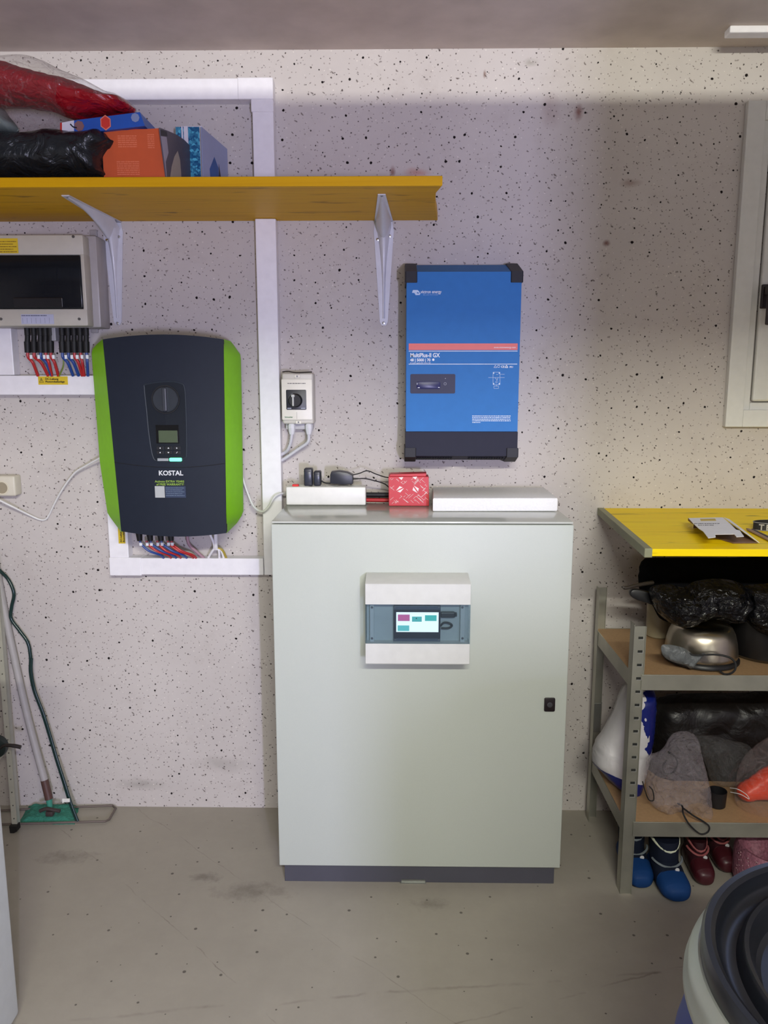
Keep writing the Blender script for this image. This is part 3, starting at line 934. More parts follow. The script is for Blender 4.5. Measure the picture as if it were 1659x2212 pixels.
fc.finish('cover', CREAM2, fb_, 40)
fi = MB()
fi.box(fx0 + 0.02, wx1_, 2.35, 2.3605, wz0_, wz1_)
fi.finish('breaker_panel', M('breaker_dark', S(48, 50, 54), 0.5, var=0.2, bscale=12), fb_)
for k in range(8):
    xx = wx1_ - 0.045 - k * 0.0362
    q = MB().box(xx - 0.033, xx, 2.335, 2.352, wz0_ + 0.045, wz1_ - 0.03, 0.002).finish('breaker', M('breaker_grey', S(70, 72, 76), 0.5), fb_)
    MB().box(xx - 0.026, xx - 0.008, 2.326, 2.336, wz0_ + 0.068, wz0_ + 0.085, 0.001).finish('switch_lever', BLACK_PL, q)
SMOKE, nt_, b_ = new_mat('smoked_window')
out_ = nt_.nodes['Material Output']
b_.inputs['Base Color'].default_value = S(30, 34, 40); b_.inputs['Roughness'].default_value = 0.12
tr2 = N(nt_, 'ShaderNodeBsdfTransparent'); tr2.inputs[0].default_value = (0.35, 0.4, 0.45, 1)
mx_ = N(nt_, 'ShaderNodeMixShader'); mx_.inputs[0].default_value = 0.55
nt_.links.new(tr2.outputs[0], mx_.inputs[1]); nt_.links.new(b_.outputs[0], mx_.inputs[2]); nt_.links.new(mx_.outputs[0], out_.inputs['Surface'])
sw_ = MB().box(fx0 + 0.021, wx1_ - 0.001, FB_Y - 0.004, FB_Y + 0.004, wz0_ + 0.001, wz1_ - 0.001, 0.003).finish('window_door', SMOKE, fb_, 40)
hx0, hx1, hz0, hz1 = rbox(30, 643, 137, 664, FB_Y - 0.006)
MB().box(hx0, hx1, FB_Y - 0.010, FB_Y - 0.004, hz0, hz1, 0.002).finish('latch', M('smoked_latch', S(22, 23, 28), 0.25), sw_)
for px_, py_ in ((158, 511), (171, 689), (2, 689)):
    c = P(px_, py_, FB_Y - 0.001)
    MB().lathe([(0, -0.001), (0.004, -0.001), (0.0042, 0.001)], tuple(c), 14, 'y').finish('screw', SCREW, fb_, 40)
x0, x1, z0, z1 = rbox(-40, 515, 40, 547, FB_Y - 0.0008)
fs_ = MB().box(x0, x1, FB_Y - 0.0010, FB_Y - 0.0001, z0, z1).finish('warning_label', YEL, fb_)
lb_ = MB()
for k in range(5):
    tiny_lines(lb_, x0 + 0.004, x1 - 0.004 - (k % 2) * 0.01, z1 - 0.010 - k * 0.007, 0.0022, FB_Y - 0.0012, 70 + k)
lb_.finish('printed_text', M('brown_text', S(120, 88, 20), 0.6), fs_)
x0, x1, z0, z1 = rbox(45, 679, 117, 700, FB_Y - 0.0008)
nl = MB().box(x0, x1, FB_Y - 0.0010, FB_Y - 0.0001, z0, z1).finish('circuit_label', M('pale_blue_label', S(180, 184, 205), 0.5), fb_)
lb_ = MB()
tiny_lines(lb_, x0 + 0.002, x1 - 0.02, z1 - 0.005, 0.0025, FB_Y - 0.0012, 90, 0.003, 0.008)
for k in range(7):
    lb_.box(x0 + 0.004 + k * 0.013, x0 + 0.0045 + k * 0.013, FB_Y - 0.0012, FB_Y - 0.0009, z0 + 0.002, z1 - 0.010)
lb_.finish('printed_text', M('slate_ink', S(95, 98, 120), 0.6), nl)
for px_ in (205, 207):
    pass
for px_, py_ in ((203, 504), (205, 712)):
    c = P(px_, py_, D - 0.004)
    MB().box(c.x - 0.012, c.x + 0.010, D - 0.008, D - 0.0005, c.z - 0.010, c.z + 0.010, 0.002).finish('mounting_lug', M('fuse_box_grey', S(165, 160, 158), 0.4), fb_)
# plug connectors with marked wires under the fuse box
RW, BW = M('red_wire', S(176, 34, 38), 0.45), M('blue_wire', S(30, 66, 140), 0.45)
GW = M('earth_wire', S(110, 130, 50), 0.5)
def plug_row(pxs, cols, ends):
    for px_, cw, ex in zip(pxs, cols, ends):
        yy = 2.375
        t_ = P(px_, 704, yy)
        m_ = P(px_ + 1, 738, yy)
        b_2 = P(px_ + 2, 762, yy)
        c_ = MB()
        c_.tube([(t_.x, yy, fz0 - 0.002), (t_.x, yy, t_.z - 0.028)], 0.0085, 10, False)
        c_.tube([(t_.x, yy, t_.z - 0.028), (m_.x, yy, m_.z - 0.002)], 0.0075, 10, False)
        c_.tube([(m_.x, yy, m_.z), (b_2.x, yy, b_2.z)], [0.0098, 0.0088], 10, False)
        pl_ = c_.finish('plug_connector', BLACK_RUB, fb_, 40)
        e = P(ex, 812, yy + 0.02)
        mid = P((px_ + ex) / 2 + 1, 784, yy)
        MB().tube([b_2 + Vector((0, 0, 0.004)), P(px_ + 3, 772, yy), mid, (e.x, yy + 0.02, e.z)], 0.0045, 8).finish('wire', cw, pl_, 40)
        q = P(px_ + (ex - px_) * 0.3 + 2, 771, yy - 0.003)
        MB().box(q.x - 0.004, q.x + 0.004, yy - 0.005, yy + 0.004, q.z - 0.006, q.z + 0.006, 0.001).finish('wire_marker', WHITE_INK, pl_)
plug_row([58, 72, 86, 97, 108], [RW, RW, BW, RW, RW], [82, 104, 112, 112, 126])
plug_row([133, 146, 159, 172, 185], [BW, BW, RW, RW, BW], [158, 170, 178, 182, 190])
MB().tube([P(135, 762, 2.375), P(137, 790, 2.38), P(128, 812, 2.39)], 0.0022, 8).finish('earth_wire', GW, fb_, 40)
cg = P(116, 718, 2.375)
MB().box(cg.x - 0.007, cg.x + 0.007, 2.37, 2.40, cg.z - 0.025, fz0 - 0.001, 0.002).finish('cable_gland', M('grey_gland', S(150, 150, 156), 0.4), fb_)

# ================================================================== GREEN AND ANTHRACITE SOLAR INVERTER
kv = thing('solar_inverter', 'dark anthracite solar inverter with bright green sides on the speckled wall', 'inverter', tuple(P(370, 1150, 2.4)))
KF = 2.225
def kt(u):  # top edge pixel row
    return 722.5 + 10.5 * (2 * (u - 0.5)) ** 2
def kb(u):
    return 1159 - 9.5 * (2 * (u - 0.5)) ** 2 + (u - 0.5) * 4
def kx(u, v):
    l = 222 + (262 - 222) * v ** 1.02
    r = 482 + (488.5 - 482) * v
    return l + (r - l) * u
def kfront(u, v, extra=0.0):
    px_, py_ = kx(u, v), kt(u) + (kb(u) - kt(u)) * v
    bulge = 0.014 * (1 - (2 * (u - 0.5)) ** 2)
    p = P(px_, py_, KF)
    d = ray(px_, py_)
    Y = KF - bulge * 1.0 + extra
    return Vector((0, 0, CAM_Z)) + d * (Y / d.y)
kd = MB()
nu, nv = 28, 30
kd.quadgrid(lambda u, v: kfront(u, v), nu, nv)
# side walls of the cover going back
def kedge():
    pts = [kfront(i / nu, 0) for i in range(nu + 1)] + [kfront(1, j / nv) for j in range(1, nv + 1)] + \
          [kfront(1 - i / nu, 1) for i in range(1, nu + 1)] + [kfront(0, 1 - j / nv) for j in range(1, nv)]
    return pts
ed = kedge()
cxk = sum(p.x for p in ed) / len(ed); czk = sum(p.z for p in ed) / len(ed)
va = [kd.bm.verts.new(p) for p in ed]
vb = [kd.bm.verts.new(Vector((cxk + (p.x - cxk) * 0.93, D - 0.02, czk + (p.z - czk) * 0.955))) for p in ed]
for i in range(len(ed)):
    kd.bm.faces.new((va[i], va[(i + 1) % len(ed)], vb[(i + 1) % len(ed)], vb[i]))
bmesh.ops.remove_doubles(kd.bm, verts=kd.bm.verts, dist=0.00005)
kbody = kd.finish('cover', DARK_PL, kv, 35)
# seam between the upper and lower cover
sm = []
for i in range(25):
    u = i / 24
    v = 0.640 + 0.018 * (1 - (2 * (u - 0.5)) ** 2)
    sm.append(kfront(u, v, -0.0004))
MB().tube(sm, 0.0011, 6, False).finish('seam', M('seam_dark', S(18, 21, 28), 0.6), kbody)
GRN = M('lime_green', S(136, 210, 12), 0.5, spec=0.25)
def side(inner, outer, yb, name, th):
    """green flank: strip between the dark cover edge (near) and the outer edge (far)"""
    mb = MB()
    n = len(inner)
    I = [P(px_, py_, KF + 0.006) for px_, py_ in inner]
    O = [P(px_, py_, yb) for px_, py_ in outer]
    a = [mb.bm.verts.new(p) for p in I]; b = [mb.bm.verts.new(p) for p in O]
    a2 = [mb.bm.verts.new((p.x, p.y + th, p.z)) for p in I]; b2_ = [mb.bm.verts.new((p.x - (0.004 if name == 'r' else -0.004), p.y + 0.05, p.z)) for p in O]
    for i in range(n - 1):
        mb.bm.faces.new((a[i], a[i + 1], b[i + 1], b[i]))
        mb.bm.faces.new((b[i], b[i + 1], b2_[i + 1], b2_[i]))
        mb.bm.faces.new((a2[i], a2[i + 1], b2_[i + 1], b2_[i]))
        mb.bm.faces.new((a[i], a[i + 1], a2[i + 1], a2[i]))
    for k in (0, n - 1):
        mb.bm.faces.new((a[k], b[k], b2_[k], a2[k]))
    return mb.finish('side_panel', GRN, kv, 30)
def along(pts, n):
    out = []
    L_ = [0]
    for p, q in zip(pts, pts[1:]):
        L_.append(L_[-1] + math.hypot(q[0] - p[0], q[1] - p[1]))
    for i in range(n + 1):
        s_ = L_[-1] * i / n
        for k in range(len(pts) - 1):
            if s_ <= L_[k + 1] + 1e-9:
                t = (s_ - L_[k]) / max(1e-9, L_[k + 1] - L_[k])
                out.append((pts[k][0] + (pts[k + 1][0] - pts[k][0]) * t, pts[k][1] + (pts[k + 1][1] - pts[k][1]) * t))
                break
    return out
inL = [(kx(0, v), kt(0) + (kb(0) - kt(0)) * v) for v in [i / 30 for i in range(31)]]
inR = [(kx(1, v), kt(1) + (kb(1) - kt(1)) * v) for v in [i / 30 for i in range(31)]]
def outer_by_row(inn, knots):
    out = []
    for px_, py_ in inn:
        for (x_, y_), (x2_, y2_) in zip(knots, knots[1:]):
            if py_ <= y2_ or (x2_, y2_) == knots[-1]:
                t = max(0, min(1, (py_ - y_) / (y2_ - y_)))
                out.append((x_ + (x2_ - x_) * t, py_))
                break
    return out
# flanks: outer edge rows sampled with the inner edge, chamfered at both ends
inLd = along([(222, 733), (222.5, 740), (224, 760)] + inL[2:29] + [(259, 1120), (262, 1149.5)], 40)
outL = outer_by_row(inLd, [(221, 733), (205, 747), (197.5, 758), (216, 1000), (232.5, 1110), (262, 1150)])
side(inLd, outL, 2.33, 'l', 0.10)
inRd = along([(482, 733)] + inR[1:29] + [(488.5, 1151.5)], 40)
outR = outer_by_row(inRd, [(484, 733), (500, 743), (516, 766), (519, 900), (522, 1112), (514, 1128), (490, 1151.5)])
side(inRd, outR, 2.33, 'r', 0.10)
# control recess
def kp(px_, py_, off=0.0):
    d = ray(px_, py_)
    u = (px_ - kx(0, (py_ - 727) / 427)) / (kx(1, (py_ - 727) / 427) - kx(0, (py_ - 727) / 427))
    Y = KF - 0.014 * (1 - (2 * (u - 0.5)) ** 2) + off
    return Vector((0, 0, CAM_Z)) + d * (Y / d.y)
rim = smooth_poly([(316, 830), (360, 824), (390, 828), (399, 842), (402, 900), (403, 975), (399, 990), (370, 997), (345, 997), (331, 988), (322, 940), (316, 880), (312, 840)], 6)
MB().tube([kp(x_, y_, 0.0005) for x_, y_ in rim], 0.0026, 8, False, True).finish('recess_rim', M('rim_anthracite', S(38, 46, 56), 0.5, spec=0.3), kbody, 40)
rp = MB()
vs_ = [rp.bm.verts.new(kp(x_, y_, -0.0008)) for x_, y_ in rim]
cen = rp.bm.verts.new(kp(358, 910, -0.0008))
for i in range(len(vs_)):
    rp.bm.faces.new((vs_[i], vs_[(i + 1) % len(vs_)], cen))
rp.finish('control_panel', M('panel_anthracite', S(27, 32, 40), 0.6, spec=0.15), kbody)
kc = kp(358, 863, -0.001)
MB().lathe([(0.0400, 0.0), (0.0400, -0.003), (0.0372, -0.003), (0.0372, 0.0)], tuple(kc), 48, 'y').finish('knob_ring', M('ring_black', S(15, 17, 22), 0.4), kbody, 30)
kn = MB().lathe([(0.0365, 0.0), (0.0365, -0.004), (0.034, -0.006), (0, -0.006)], tuple(kc), 48, 'y').finish('rotary_knob', M('knob_dark', S(40, 46, 54), 0.35), kbody, 30)
MB().box(kc.x - 0.006, kc.x + 0.006, kc.y - 0.016, kc.y - 0.005, kc.z - 0.033, kc.z + 0.033, 0.003).finish('knob_grip', M('knob_grip_dark', S(52, 56, 64), 0.35), kn)
A_, B2_ = kp(336, 918, -0.0014), kp(388, 958, -0.0014)
MB().box(A_.x, B2_.x, A_.y - 0.001, A_.y + 0.001, B2_.z, A_.z, 0.0005).finish('display_bezel', M('bezel_black', S(16, 18, 20), 0.2), kbody)
A_, B2_ = kp(342, 930, -0.003), kp(384, 956, -0.003)
MB().box(A_.x, B2_.x, A_.y, A_.y + 0.0012, B2_.z, A_.z).finish('lcd_display', M('lcd_green', S(76, 88, 68), 0.25), kbody)
for j, py_ in enumerate((968, 977.5)):
    for i, px_ in enumerate((346, 364, 382)):
        c = kp(px_, py_, -0.0016)
        q = MB().box(c.x - 0.010, c.x + 0.010, c.y - 0.0006, c.y + 0.0006, c.z - 0.0050, c.z + 0.0050, 0.0005).finish('button', M('button_black', S(20, 22, 28), 0.4), kbody)
        s_ = 0.0022
        tri = {0: [(-s_, 0), (s_ * .6, s_), (s_ * .6, -s_)], 1: [(-s_ * 1.2, -s_ * .6), (s_ * 1.2, -s_ * .6), (0, s_)], 2: [(s_, 0), (-s_ * .6, s_), (-s_ * .6, -s_)],
               3: [(-s_, -s_ * .4), (s_ * .6, s_), (s_ * .6, -s_)], 4: [(-s_ * 1.2, s_ * .6), (s_ * 1.2, s_ * .6), (0, -s_)], 5: [(-s_, -s_), (-s_ * .4, -s_), (s_ * 1.2, s_), (s_ * .6, s_)]}[j * 3 + i]
        MB().prism([(c.x + a, c.z + b) for a, b in tri], 'y', c.y - 0.0012, c.y - 0.0005).finish('button_mark', WHITE_INK, q)
A_, B2_ = kp(340, 990, -0.0016), kp(364, 996, -0.0016)
MB().box(A_.x, B2_.x, A_.y - 0.0008, A_.y + 0.0008, B2_.z, A_.z, 0.0006).finish('status_bar', M('status_grey', S(150, 155, 160), 0.4), kbody)
A_, B2_ = kp(366, 989, -0.0018), kp(393, 996.5, -0.0018)
MB().box(A_.x, B2_.x, A_.y - 0.0012, A_.y + 0.0008, B2_.z, A_.z, 0.003, 3).finish('status_lamp', emit('green_lamp', (0.12, 1.0, 0.42, 1), 3.0), kbody, 30)
c = kp(343, 1026.5, -0.0014)
text('KOSTAL', 0.0190, (c.x, c.y - 0.001, c.z), kbody, M('silver_letters', S(215, 218, 222), 0.4), bold=0.0005, sx=1.0)
YG = M('lime_ink', S(150, 185, 70), 0.5)
c = kp(335, 1042, -0.0010)
text('Activate EXTRA YEARS', 0.0086, (c.x, c.y - 0.001, c.z), kbody, YG, bold=0.0001)
text('of FREE WARRANTY!', 0.0086, (c.x + 0.0035, c.y - 0.001, c.z - 0.0085), kbody, YG, bold=0.0001)
A_, B2_ = kp(334.5, 1050, -0.0010), kp(402, 1075, -0.0010)
ws_ = MB().box(A_.x + 0.030, B2_.x, A_.y - 0.0010, A_.y + 0.0006, B2_.z, A_.z).finish('warranty_sticker', M('sticker_navy', S(46, 58, 84), 0.4), kbody)
MB().box(A_.x, A_.x + 0.028, A_.y - 0.0014, A_.y + 0.0006, B2_.z, A_.z).finish('blank_label', M('label_grey', S(172, 176, 176), 0.5), kbody)
q_ = MB()
for k in range(5):
    tiny_lines(q_, A_.x + 0.031, B2_.x - 0.004 - 0.006 * (k % 2), A_.z - 0.006 - k * 0.0055, 0.0016, A_.y - 0.0012, 200 + k)
q_.finish('printed_text', M('blue_grey_ink', S(110, 128, 150), 0.5), ws_)
# connectors and wires underneath
for i, (px_, cw, dx) in enumerate(((300, BW, 22), (314, RW, 24), (323, BW, 26), (337, RW, 22), (346, BW, 26), (360, RW, 26), (368, RW, 24))):
    yy = 2.36
    t_, m_ = P(px_, 1150, yy), P(px_ + 2, 1168, yy)
    if i % 2 == 0:
        pc = MB().tube([t_, m_], [0.0105, 0.008], 10, False).finish('plug_connector', BLACK_RUB, kv, 40)
    MB().tube([m_, P(px_ + 6, 1176, yy), P(px_ + dx, 1190, yy), P(px_ + dx + 24, 1199, yy + 0.02), P(px_ + dx + 34, 1208, TY + 0.012)], 0.0036, 8).finish('wire', cw, kv, 40)
    q = P(px_ + 5, 1175, yy - 0.002)
    MB().box(q.x - 0.005, q.x + 0.004, q.y - 0.004, q.y + 0.004, q.z - 0.005, q.z + 0.005, 0.001).finish('wire_marker', WHITE_INK, kv)
for px_, ex, r_, mt in ((466, 466, 0.006, WHITE_PL), (452, 462, 0.004, WHITE_PL)):
    MB().tube([P(px_, 1150, 2.37), P(ex, 1175, 2.38), P(ex + 1, 1186, 2.39)], r_, 10).finish('cable', mt, kv, 40)
MB().tube([P(404, 1150, 2.39), P(408, 1175, 2.39), P(425, 1192, 2.40), P(442, 1207, TY + 0.012)], 0.005, 10).finish('cable', M('pinkish_cable', S(165, 130, 142), 0.5), kv, 40)
for ex, mt in ((448, WHITE_PL), (474, WHITE_PL), (490, M('yellow_cable', S(170, 150, 60), 0.5)), (484, WHITE_PL)):
    MB().tube([P(467, 1184, 2.39), P((467 + ex) / 2 + 2, 1189, 2.392), P(ex, 1208, TY + 0.012)], 0.0038, 8).finish('cable', mt, kv, 40)

# ================================================================== SOCKET AND WHITE CABLES
x0, x1, z0, z1 = rbox(-40, 1028, 30, 1072, 2.395)
so = thing('wall_socket', 'cream surface mounted socket low at the left edge', 'socket', ((x0 + x1) / 2, 2.42, z0))
MB().box(x0, x1 + 0.006, 2.395, D - 0.0005, z0, z1, 0.006, 3).finish('housing', CREAM_PL, so, 30)
c = P(4, 1054, 2.395)
MB().lathe([(0.021, 0.0), (0.021, -0.002), (0.019, -0.002), (0.018, 0.0)], (c.x, 2.395, c.z), 32, 'y').finish('socket_rim', M('socket_cream', S(220, 212, 190), 0.4), so, 30)
MB().lathe([(0, -0.0004), (0.0175, -0.0004), (0.0175, 0.001)], (c.x, 2.395, c.z), 32, 'y').finish('socket_face', M('socket_shade', S(150, 140, 118), 0.5), so, 30)
WC = M('white_cable', S(214, 213, 212), 0.45)
tag(MB().tube([P(-30, 1062, 2.385), P(0, 1081, 2.39), P(30, 1096, 2.40), P(60, 1111, 2.42), P(85, 1122, 2.43), P(98, 1122, 2.434), P(106, 1112, 2.434), P(116, 1091, 2.43), P(134, 1058, 2.42), P(160, 1023, 2.41), P(186, 1006, 2.40), P(222, 986, 2.38)], 0.0032, 8).finish('power_cable', WC, None, 40),
    'thin white cable sagging from the left edge up to the green inverter', 'cable')
tag(MB().tube([P(520, 1015, 2.40), P(525, 1035, 2.40), P(535, 1065, 2.40), P(548, 1094, 2.39), P(566, 1105, 2.375), P(580, 1095, 2.37), P(592, 1075, 2.37), P(604, 1067, 2.38), P(617, 1066, 2.395)], 0.0035, 8).finish('power_cable', WC, None, 40),
    'white cable looping from the green inverter to the power strip', 'cable')

# ================================================================== BLUE BATTERY INVERTER
VY = D - 0.141
vt = thing('battery_inverter', 'bright blue battery inverter with black corner caps above the grey cabinet', 'inverter', tuple(P(997, 997, D - 0.07)))
BLU = M('signal_blue', S(48, 114, 182), 0.55, spec=0.2)
BLU_D = BLU
vx0_, vx1_ = P(877.5, 800, VY).x, P(1121.5, 800, VY).x
vzt, vzb = P(1000, 587, VY).z, P(1000, 985, VY).z
vzs = P(1000, 932, VY).z          # blue / dark split
ch = 0.034                         # sloping top and bottom
bd = MB().prism([(VY, vzs), (VY, vzt), (D - 0.030, vzt + ch), (D - 0.004, vzt + ch), (D - 0.004, vzs)], 'x', vx0_, vx1_)
vb_ = bd.finish('blue_casing', BLU, vt)
dk = MB().prism([(VY - 0.0012, vzb), (VY - 0.0012, vzs - 0.001), (D - 0.004, vzs - 0.001), (D - 0.004, vzb - 0.020), (VY + 0.05, vzb - 0.016)], 'x', vx0_ - 0.001, vx1_ + 0.001)
vd = dk.finish('connection_cover', M('slate_casing', S(38, 39, 54), 0.55, spec=0.15), vt)
CAP = M('cap_black', S(24, 24, 30), 0.5, spec=0.3)
for sx_, sz_ in ((-1, 1), (1, 1), (-1, -1), (1, -1)):
    xe = vx0_ - 0.004 if sx_ < 0 else vx1_ + 0.004
    xi = vx0_ + 0.030 if sx_ < 0 else vx1_ - 0.031
    if sz_ > 0:
        poly = [(VY - 0.004, vzt - 0.030), (VY - 0.004, vzt + 0.001), (D - 0.032, vzt + ch + 0.004), (D - 0.001, vzt + ch + 0.004), (D - 0.001, vzt - 0.030)]
    else:
        poly = [(VY - 0.005, vzb + 0.024), (VY - 0.005, vzb - 0.003), (VY + 0.05, vzb - 0.022), (D - 0.001, vzb - 0.026), (D - 0.001, vzb + 0.024)]
    MB().prism(poly, 'x', min(xe, xi), max(xe, xi), 0.002).finish('corner_cap', CAP, vt)
for side_ in (0, 1):
  vs_ = MB()
  for i in range(34):
    t = i / 33
    if 0.42 < t < 0.60 or (t > 0.5) != (side_ == 1):
        continue
    xx = vx0_ + 0.036 + t * (vx1_ - vx0_ - 0.075)
    z_ = vzb - 0.0095
    vs_.box(xx - 0.0026, xx + 0.0026, VY + 0.0180, VY + 0.026, z_ - 0.0035, z_ + 0.001)
  vs_.finish('vent_slots', M('vent_black', S(6, 6, 8), 0.8), vd)
F_ = VY - 0.0006
x0, x1, z0, z1 = rbox(883, 742, 1118, 756, F_)
MB().box(x0, x1, F_ - 0.0004, VY, z0, z1).finish('red_stripe', M('coral_red', S(214, 92, 84), 0.45), vb_)
lw = MB()
for py_ in (758.5, 786.5):
    z = P(1000, py_, F_).z
    lw.box(x0, x1, F_ - 0.0004, VY, z - 0.0008, z + 0.0008)
lw.finish('white_lines', WHITE_INK, vb_)
def vtext(s, px_, py_, size, **k):
    c = P(px_, py_, F_)
    return text(s, size, (c.x, F_ - 0.0004, c.z), vb_, k.pop('mat', WHITE_INK), **k)
vtext('victron energy', 909, 633.5, 0.0125, bold=0.00015, sx=0.80)
vtext('BLUE POWER', 914, 638.0, 0.0042, bold=0.0, sx=1.7, mat=M('pale_blue_ink', S(140, 180, 225), 0.5))
vtext('www.victronenergy.com', 1114, 752.0, 0.0070, align='RIGHT', sx=0.9)
vtext('MultiPlus-II GX', 886, 771.5, 0.0165, bold=0.00035, sx=0.83)
vtext('48 | 5000 | 70', 886, 780.5, 0.0110, bold=0.0003, sx=0.95)
c = P(936, 777, F_)
MB().lathe([(0, -0.0003), (0.0035, -0.0003), (0.0035, 0.0004)], (c.x, F_, c.z), 16, 'y').finish('printed_dot', WHITE_INK, vb_)
vtext('AC transfer capability 50A | inverter 230V', 886, 785.2, 0.0048, sx=0.72)
vtext('CE', 1082, 794.3, 0.0085, bold=0.0002)
vtext('IP21', 1100.5, 794.3, 0.0062, bold=0.0002)
ic = MB()
c = P(1070, 794, F_)
for (cx_, fill) in ((c.x, 0), (c.x + 0.032, 1)):
    a3 = [(cx_ - 0.004, c.z), (cx_ + 0.004, c.z), (cx_, c.z + 0.007)]
    for k in range(3):
        p, q = a3[k], a3[(k + 1) % 3]
        ic.tube([(p[0], F_, p[1]), (q[0], F_, q[1])], 0.0006 if not fill else 0.0012, 5, False)
ic.box(c.x + 0.006, c.x + 0.013, F_ - 0.0003, VY, c.z + 0.0055, c.z + 0.0066).box(c.x + 0.006, c.x + 0.013, F_ - 0.0003, VY, c.z, c.z + 0.001).box(c.x + 0.006, c.x + 0.007, F_ - 0.0003, VY, c.z, c.z + 0.0065).box(c.x + 0.012, c.x + 0.013, F_ - 0.0003, VY, c.z, c.z + 0.0065)
ic.finish('symbols', WHITE_INK, vb_)
# wave emblem
lg = MB()
e0 = P(890, 626, F_); 
def em(px_, py_): p = P(px_, py_, F_); return (p.x, p.z)
lg.prism([em(892, 626.5), em(902, 626.5), em(906, 630), em(906, 633.5), em(902, 630.5), em(900, 633), em(890, 632.5)], 'y', F_ - 0.0003, VY)
lg.prism([em(895, 632.5), em(900, 632.5), em(903, 634.5), em(909, 631.5), em(907, 637), em(898, 637.5)], 'y', F_ - 0.0003, VY)
lg.finish('wave_emblem', M('emblem_white', S(190, 210, 235), 0.5), vb_)
# wiring diagram
dg = MB()
def line(ax, ay, bx_, by_, w=0.0005):
    p, q = P(ax, ay, F_), P(bx_, by_, F_)
    dg.tube([p, q], w, 4, False)
for (a0, b0, a1, b1) in ((1065, 804, 1080, 831), (1067, 834, 1077, 839)):
    line(a0, b0, a1, b0); line(a1, b0, a1, b1); line(a1, b1, a0, b1); line(a0, b1, a0, b0)
line(1055, 815.5, 1090, 815.5); line(1080, 808.5, 1090, 808.5); line(1069, 816, 1073, 820); line(1073, 820, 1076, 816)
line(1070, 826, 1075, 820); line(1071, 828, 1076, 824); line(1072, 809, 1076, 809); line(1072.5, 831, 1072.5, 834)
for (a0, b0) in ((1066.5, 806), (1078.5, 806), (1066.5, 829), (1078.5, 829)):
    p = P(a0, b0, F_); dg.box(p.x - 0.0014, p.x + 0.0014, F_ - 0.0004, VY, p.z - 0.002, p.z + 0.002)
dg.finish('wiring_diagram', M('diagram_ink', S(205, 222, 240), 0.5), vb_)
pg = MB()
for k, py_ in enumerate((898.5, 902, 905.5, 909, 912.5)):
    a, b = P(1020, py_, F_), P(1103 if k < 4 else 1038, py_, F_)
    tiny_lines(pg, a.x, b.x, a.z - 0.001, 0.0019, F_, 300 + k, 0.002, 0.006)
pg.finish('printed_paragraph', WHITE_INK, vb_)
# display window
A_, B2_ = P(886.5, 808, F_), P(983, 850, F_)
dw = MB().prism(rrect(A_.x, B2_.x, B2_.z, A_.z, 0.004), 'y', VY - 0.0016, VY).finish('display_panel', M('panel_slate', S(46, 47, 72), 0.45, spec=0.2), vb_)
A_, B2_ = P(900, 824, F_), P(951, 840, F_)
MB().prism(rrect(A_.x, B2_.x, B2_.z, A_.z, 0.006), 'y', VY - 0.0030, VY - 0.0014, 0.0008).finish('display_window', M('window_navy', S(30, 32, 84), 0.3, spec=0.3), dw, 30)
gl_ = MB()  # small pale strips stand in for highlights on the display window
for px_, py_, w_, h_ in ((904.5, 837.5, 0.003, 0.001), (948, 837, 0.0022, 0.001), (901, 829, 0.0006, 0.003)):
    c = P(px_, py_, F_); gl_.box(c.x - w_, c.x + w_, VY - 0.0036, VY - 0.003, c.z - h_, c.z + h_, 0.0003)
gl_.finish('painted_glint', M('glint_white', S(235, 238, 245), 0.1), dw)
c = P(961.5, 829, F_)
MB().lathe([(0.0040, 0), (0.0040, -0.001), (0.0030, -0.001), (0.0030, 0)], (c.x, VY - 0.0016, c.z), 24, 'y').finish('push_button', M('ring_grey', S(130, 132, 145), 0.4), dw, 30)
c = P(962, 817.5, F_)
MB().lathe([(0, -0.0006), (0.0009, -0.0006), (0.0009, 0)], (c.x, VY - 0.0016, c.z), 12, 'y').finish('indicator', WHITE_INK, dw)

# ================================================================== ROTARY ISOLATOR SWITCH
IY = 2.365
is_ = thing('isolator_switch', 'small cream isolator switch with black rotary knob beside the tall trunking', 'switch', tuple(P(643, 912, 2.4)))
x0, x1, z0, z1 = rbox(607, 806, 677, 916, IY)
x0 += 0.001
MB().box(x0, x1, IY + 0.006, D - 0.0005, z0, z1, 0.006, 3).finish('housing', M('isolator_cream', S(205, 201, 192), 0.4), is_, 30)
X0, X1, Z0, Z1 = rbox(607.5, 819, 675, 907, IY)
fp = MB().prism(rrect(X0, X1, Z0, Z1, 0.003), 'y', IY, IY + 0.008, 0.001).finish('front_plate', M('isolator_plate', S(226, 222, 210), 0.4), is_, 30)
X0, X1, Z0, Z1 = rbox(618, 842, 662, 885, IY)
kpn = MB().prism(rrect(X0, X1, Z0, Z1, 0.003), 'y', IY - 0.003, IY + 0.001, 0.0008).finish('knob_plate', M('plate_black', S(30, 32, 40), 0.4), is_, 30)
c = P(638, 865, IY)
MB().lathe([(0, -0.020), (0.0175, -0.020), (0.020, -0.017), (0.021, -0.002)], (c.x + 0.001, IY, c.z), 32, 'y').finish('rotary_knob', M('knob_black', S(16, 17, 20), 0.3), kpn, 30)
pn = MB().box(c.x - 0.0065, c.x - 0.0015, IY - 0.027, IY - 0.019, c.z - 0.016, c.z + 0.014, 0.0015)
pn.box(c.x - 0.009, c.x + 0.001, IY - 0.028, IY - 0.020, c.z + 0.010, c.z + 0.018, 0.0015)
pn.finish('knob_pointer', M('pointer_grey', S(190, 192, 188), 0.35), kpn)
mk = MB().tube([(c.x - 0.0205 * math.cos(a) , IY - 0.0035, c.z + 0.0225 * math.sin(a)) for a in [0.15 + i * 0.13 for i in range(9)]], 0.0005, 5, False)
